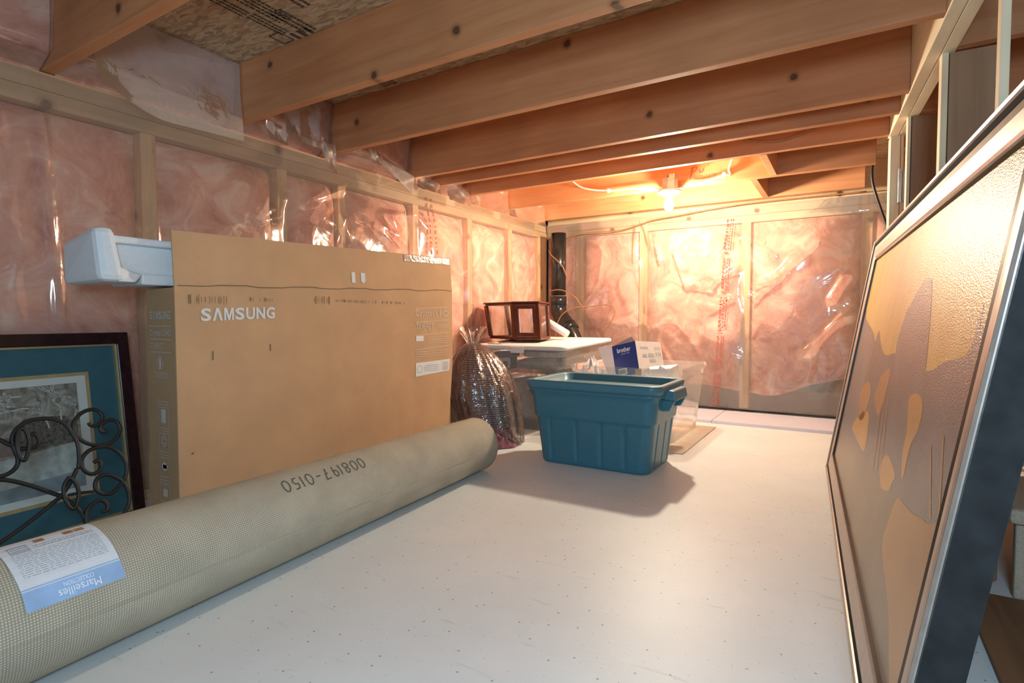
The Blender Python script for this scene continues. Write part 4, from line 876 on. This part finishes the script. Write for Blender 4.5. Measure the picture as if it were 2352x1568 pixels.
f5 = Flat(); f5.text('brother', .16, -.048, .30, .018, .01); f5.scribble(.20, -.10, .36, -.078, 2, R, .6); f5.scribble(.42, -.10, .66, -.072, 3, R, .5); f5.scribble(.45, -.13, .70, -.11, 2, R, .5); f5.scribble(.30, -.18, .64, -.152, 3, R, .2)
for k in range(3): f5.scribble(.72+.08*k, -.05, .77+.08*k, -.03, 2, R, .5); f5.scribble(.72+.08*k, -.09, .77+.08*k, -.065, 2, R, .5)
f5.make('side_print', ons, LGR, tn)
# crumpled paper and torn carton around it
PAP = plain('crumpled_white_paper', (.78, .72, .71), .7, var=.04); 
def crumple(name, c, sx, sy, sz, mat, label, cat, seed, tilt=0):
    vs, fs = [], []; n, m_ = 10, 8; rg_ = random.Random(seed)
    def f(i, j):
        u, v = i/n-.5, j/m_-.5
        h_ = rg_.uniform(-1, 1)*.35+.5-1.2*abs(u+v*.4)
        return (c[0]+u*sx+rg_.uniform(-.1, .1)*sx/n*3, c[1]+v*sy+rg_.uniform(-.1, .1)*sy/m_*3+tilt*u, c[2]+h_*sz)
    g = {(i, j): f(i, j) for i in range(n+1) for j in range(m_+1)}
    for j in range(m_+1):
        for i in range(n+1): vs.append(g[i, j])
    for j in range(m_):
        for i in range(n): a = j*(n+1)+i; fs.append((a, a+1, a+n+2)); fs.append((a, a+n+2, a+n+1))
    o = mk(name, vs, fs, mat); so = o.modifiers.new('thickness', 'SOLIDIFY'); so.thickness = .0015
    return tag(o, label, cat)
crumple('crumpled_paper', (-1.385, 3.24, .41), .12, .16, .13, PAP, 'crumpled white paper left of the blue toner carton', 'paper', 3)
sheet = mk('paper_sheet', [(-1.40, 3.38, .545), (-1.315, 3.40, .570), (-1.285, 3.40, .36), (-1.33, 3.39, .36), (-1.40, 3.383, .546), (-1.315, 3.403, .571), (-1.285, 3.403, .36), (-1.33, 3.393, .36)], BF, PAP); tag(sheet, 'stiff white sheet standing against the blue toner carton', 'paper')
tc_ = empty('torn_carton', (-.95, 3.42, .35), 'torn white carton lying at the right end of the open tub', 'carton')
hexa('carton_body', [(-1.035, 3.17, .33), (-.855, 3.17, .33), (-.845, 3.29, .33), (-1.03, 3.29, .33), (-1.03, 3.17, .438), (-.87, 3.17, .455), (-.855, 3.29, .470), (-1.02, 3.29, .450)], WCT, tc_, .004)
mk('end_flap', [(-1.075, 3.160, .36), (-1.035, 3.157, .36), (-1.035, 3.157, .445), (-1.075, 3.160, .440), (-1.075, 3.164, .36), (-1.035, 3.161, .36), (-1.035, 3.161, .445), (-1.075, 3.164, .440)], BF, CARD_SHADE, tc_, )
mk('torn_flap', [(-.925, 3.150, .468), (-.875, 3.150, .445), (-.89, 3.14, .35), (-.965, 3.14, .35), (-.925, 3.153, .469), (-.875, 3.153, .446), (-.89, 3.143, .35), (-.965, 3.143, .35)], BF, PAP, tc_)
mk('torn_flap', [(-1.02, 3.150, .440), (-.985, 3.146, .455), (-.96, 3.14, .35), (-.985, 3.14, .35), (-1.02, 3.153, .441), (-.985, 3.149, .456), (-.96, 3.143, .35), (-.985, 3.143, .35)], BF, PAP, tc_)

# ------------------------------------------------------------------ clear bag of bedding
MAR = plain('maroon_bedding', (.075, .028, .034), .8, var=.5, scale=9)
def striped():
    m, t, N, L, b = nt('ribbed_maroon_cushion'); setp(b, Roughness=.7)
    mp = mapping(N, L, (1, 1, 1), rnd=False); wv_ = N.new('ShaderNodeTexWave'); wv_.bands_direction = 'Z'; wv_.inputs['Scale'].default_value = 26; wv_.inputs['Distortion'].default_value = .9; wv_.inputs['Detail Scale'].default_value = .6; L.new(mp.outputs[0], wv_.inputs['Vector'])
    r = ramp(N, L, wv_.outputs[1], [(.0, (.10, .045, .045)), (.80, (.15, .075, .07)), (.93, (.48, .38, .36))]); L.new(r.outputs[0], b.inputs['Base Color']); bump(N, L, b, wv_.outputs[1], .4, .006); return m
FLO = plain('floral_bedding', (.26, .085, .10), .8, var=.8, scale=26)
bc = Vector((-1.83, 2.76, 0))
def blob(name, c, rx, ry, h_, mat, parent=None, seed=0, amp=.06, k0=.55, yaw=0, nu=56, nv=30, wr_=0):
    def f(u, v):
        a = 2*math.pi*u; pr_ = math.sin(math.pi*min(1, .12+.88*v)) if v > .45 else math.sin(math.pi*(.12+.88*.45))*(.86+.14*v/.45)
        pr_ = max(.0, pr_)**k0; n_ = 1+amp*N3(math.cos(a)*1.7+seed, math.sin(a)*1.7, v*2.5)+wr_*N3(math.cos(a)*7+seed, math.sin(a)*7, v*1.2)
        x, y = rx*math.cos(a)*pr_*n_, ry*math.sin(a)*pr_*n_
        return (c[0]+x*math.cos(yaw)-y*math.sin(yaw)-.11*v, c[1]+x*math.sin(yaw)+y*math.cos(yaw)-.05*v, c[2]+h_*v)
    return grid(name, nu, nv, f, mat, parent, True, None, True)
tag(blob('bedding', (bc.x-.06, bc.y+.09, .004), .13, .14, .52, MAR, None, 2), 'dark maroon bedding filling the back of the clear bag', 'bedding')
tag(blob('ribbed_cushion', (bc.x+.045, bc.y-.045, .11), .125, .135, .46, striped(), None, 5, .05, .6, .5), 'ribbed maroon cushion with pale stripes inside the clear bag', 'cushion')
tag(blob('floral_bedding', (bc.x+.07, bc.y-.06, .004), .150, .150, .17, FLO, None, 9, .08, .4, .4), 'red floral bedding at the bottom of the clear bag', 'bedding')
bag = empty('plastic_bag', tuple(bc), 'clear plastic bag stuffed with maroon bedding beside the carton', 'plastic bag')
blob('bag_film', (bc.x+.015, bc.y-.01, .001), .205, .225, .60, FILM, bag, 7, .07, .55, 0, 120, 44, .10)
def neck(u, v):
    a = 2*math.pi*u; r_ = .030+.045*v*v+(.02*math.sin(9*a)*v); return (bc.x-.095+r_*math.cos(a), bc.y-.06+r_*math.sin(a), .575+.10*v+.02*math.sin(5*a)*v)
grid('bag_neck', 40, 10, neck, FILM, bag, True, None, True)

# ------------------------------------------------------------------ small glass display cabinet on the white lid
CHR = plain('cherry_cabinet_wood', (.115, .028, .014), .3, var=.25, scale=25)
zc = .592
FT = [Vector((-2.30, 3.47, 0)), Vector((-2.01, 3.33, 0)), Vector((-1.820, 3.355, 0)), Vector((-1.90, 3.64, 0)), Vector((-2.24, 3.66, 0))]
cab = empty('display_cabinet', (-2.05, 3.48, zc), 'small cherry wood display cabinet with glass sides on the white tub lid', 'display cabinet')
lean = Vector((-.22, 0, 1)); hc = .245
def CB(p, z): return (p.x+lean.x*z*(.9 if p.x < -2.1 else .35), p.y, zc+z)
def prism(name, pts, z0, z1, mat, parent, grow=0, bv=0):
    c_ = sum(pts, Vector())/len(pts); q_ = [p+(p-c_).normalized()*grow for p in pts]
    vs = [CB(p, z0) for p in q_]+[CB(p, z1) for p in q_]; n = len(q_)
    o = mk(name, vs, [tuple(range(n))[::-1], tuple(range(n, 2*n))]+[(i, (i+1) % n, n+(i+1) % n, n+i) for i in range(n)], mat, parent)
    if bv: bevel(o, bv)
    return o
prism('cabinet_base', FT, 0, .022, CHR, cab, .012, .004); prism('cabinet_cornice', FT, hc, hc+.012, CHR, cab, .006, .003)
tp = prism('cabinet_top', FT, hc+.012, hc+.024, CHR, cab, .022, .005)
def post(p, q=None, w_=.011):
    vs = [CB(p+Vector((dx, dy, 0)), z) for z in (.02, hc) for dx, dy in ((-w_, -w_), (w_, -w_), (w_, w_), (-w_, w_))]; return mk('cabinet_post', vs, BF, CHR, cab)
for p in FT: post(p, None, .012)
for i in range(5):
    p, q = FT[i], FT[(i+1) % 5]; d_ = (q-p)
    if i == 1:
        dr = empty('cabinet_door', CB(p, .02)); par(dr, cab); n_ = Vector((d_.y, -d_.x, 0)).normalized()*.010
        def strip(a0, a1, z0, z1, mt, nm, off=1.0): 
            A, B_ = p+d_*a0, p+d_*a1
            return mk(nm, [CB(A, z0), CB(B_, z0), CB(B_+n_*off, z0), CB(A+n_*off, z0), CB(A, z1), CB(B_, z1), CB(B_+n_*off, z1), CB(A+n_*off, z1)], BF, mt, dr)
        strip(.06, .24, .024, hc-.002, CHR, 'door_stile', 1.4); strip(.80, .95, .024, hc-.002, CHR, 'door_stile', 1.4); strip(.24, .80, .024, .05, CHR, 'door_rail', 1.4); strip(.24, .80, hc-.028, hc-.002, CHR, 'door_rail', 1.4); strip(.24, .80, .05, hc-.028, GLASS, 'door_pane', .3)
    else:
        A, B_ = p+d_*.04, p+d_*.96; mk('glass_pane', [CB(A, .02), CB(B_, .02), CB(B_, hc), CB(A, hc)], [(0, 1, 2, 3)], GLASS, cab)
tag(tube('paper_tube', [(-1.98, 3.70, .735), (-1.76, 3.66, .628)], .028, PAP, None, 1, 20), 'white paper tube leaning behind the display cabinet', 'paper tube')

# ------------------------------------------------------------------ carpeted step beyond the studs
CPT = plain('beige_carpet', (.44, .35, .26), .95, var=.12, scale=160, bmp=.5)
stp = empty('carpeted_step', (.75, 1.8, 0), 'beige carpeted stair step at the lower right behind the painting', 'stair step')
box('tread', (.366, 1.87, .205), (1.25, 2.30, .245), CPT, stp, .012); box('riser', (.385, 1.90, .0), (1.25, 1.93, .205), CPT, stp, .006)
box('tread', (.41, 2.42, .40), (1.25, 2.8, .44), CPT, stp, .012); box('riser', (.42, 2.44, .245), (1.25, 2.47, .40), CPT, stp, .006)
st2 = empty('stair_base', (.7, 1.5, 0), 'dark brown wooden board on the floor below the carpeted step', 'board')
box('base_board', (.275, .30, 0), (1.25, 1.88, .012), DARKW, st2, .003)
box('stringer', (.335, 1.97, .013), (.364, 2.28, .30), DARKW, st2, .003)
for o in list(bpy.data.objects):
    if o.type == 'MESH' and any(k in o.name for k in ('lettering', 'print', 'stock_number', 'stamp', 'scuff', 'note', 'bars', 'script', 'branches')) and o.name.split('.')[0] not in ('framed_print', 'winter_print'):
        o['kind'] = 'stuff'
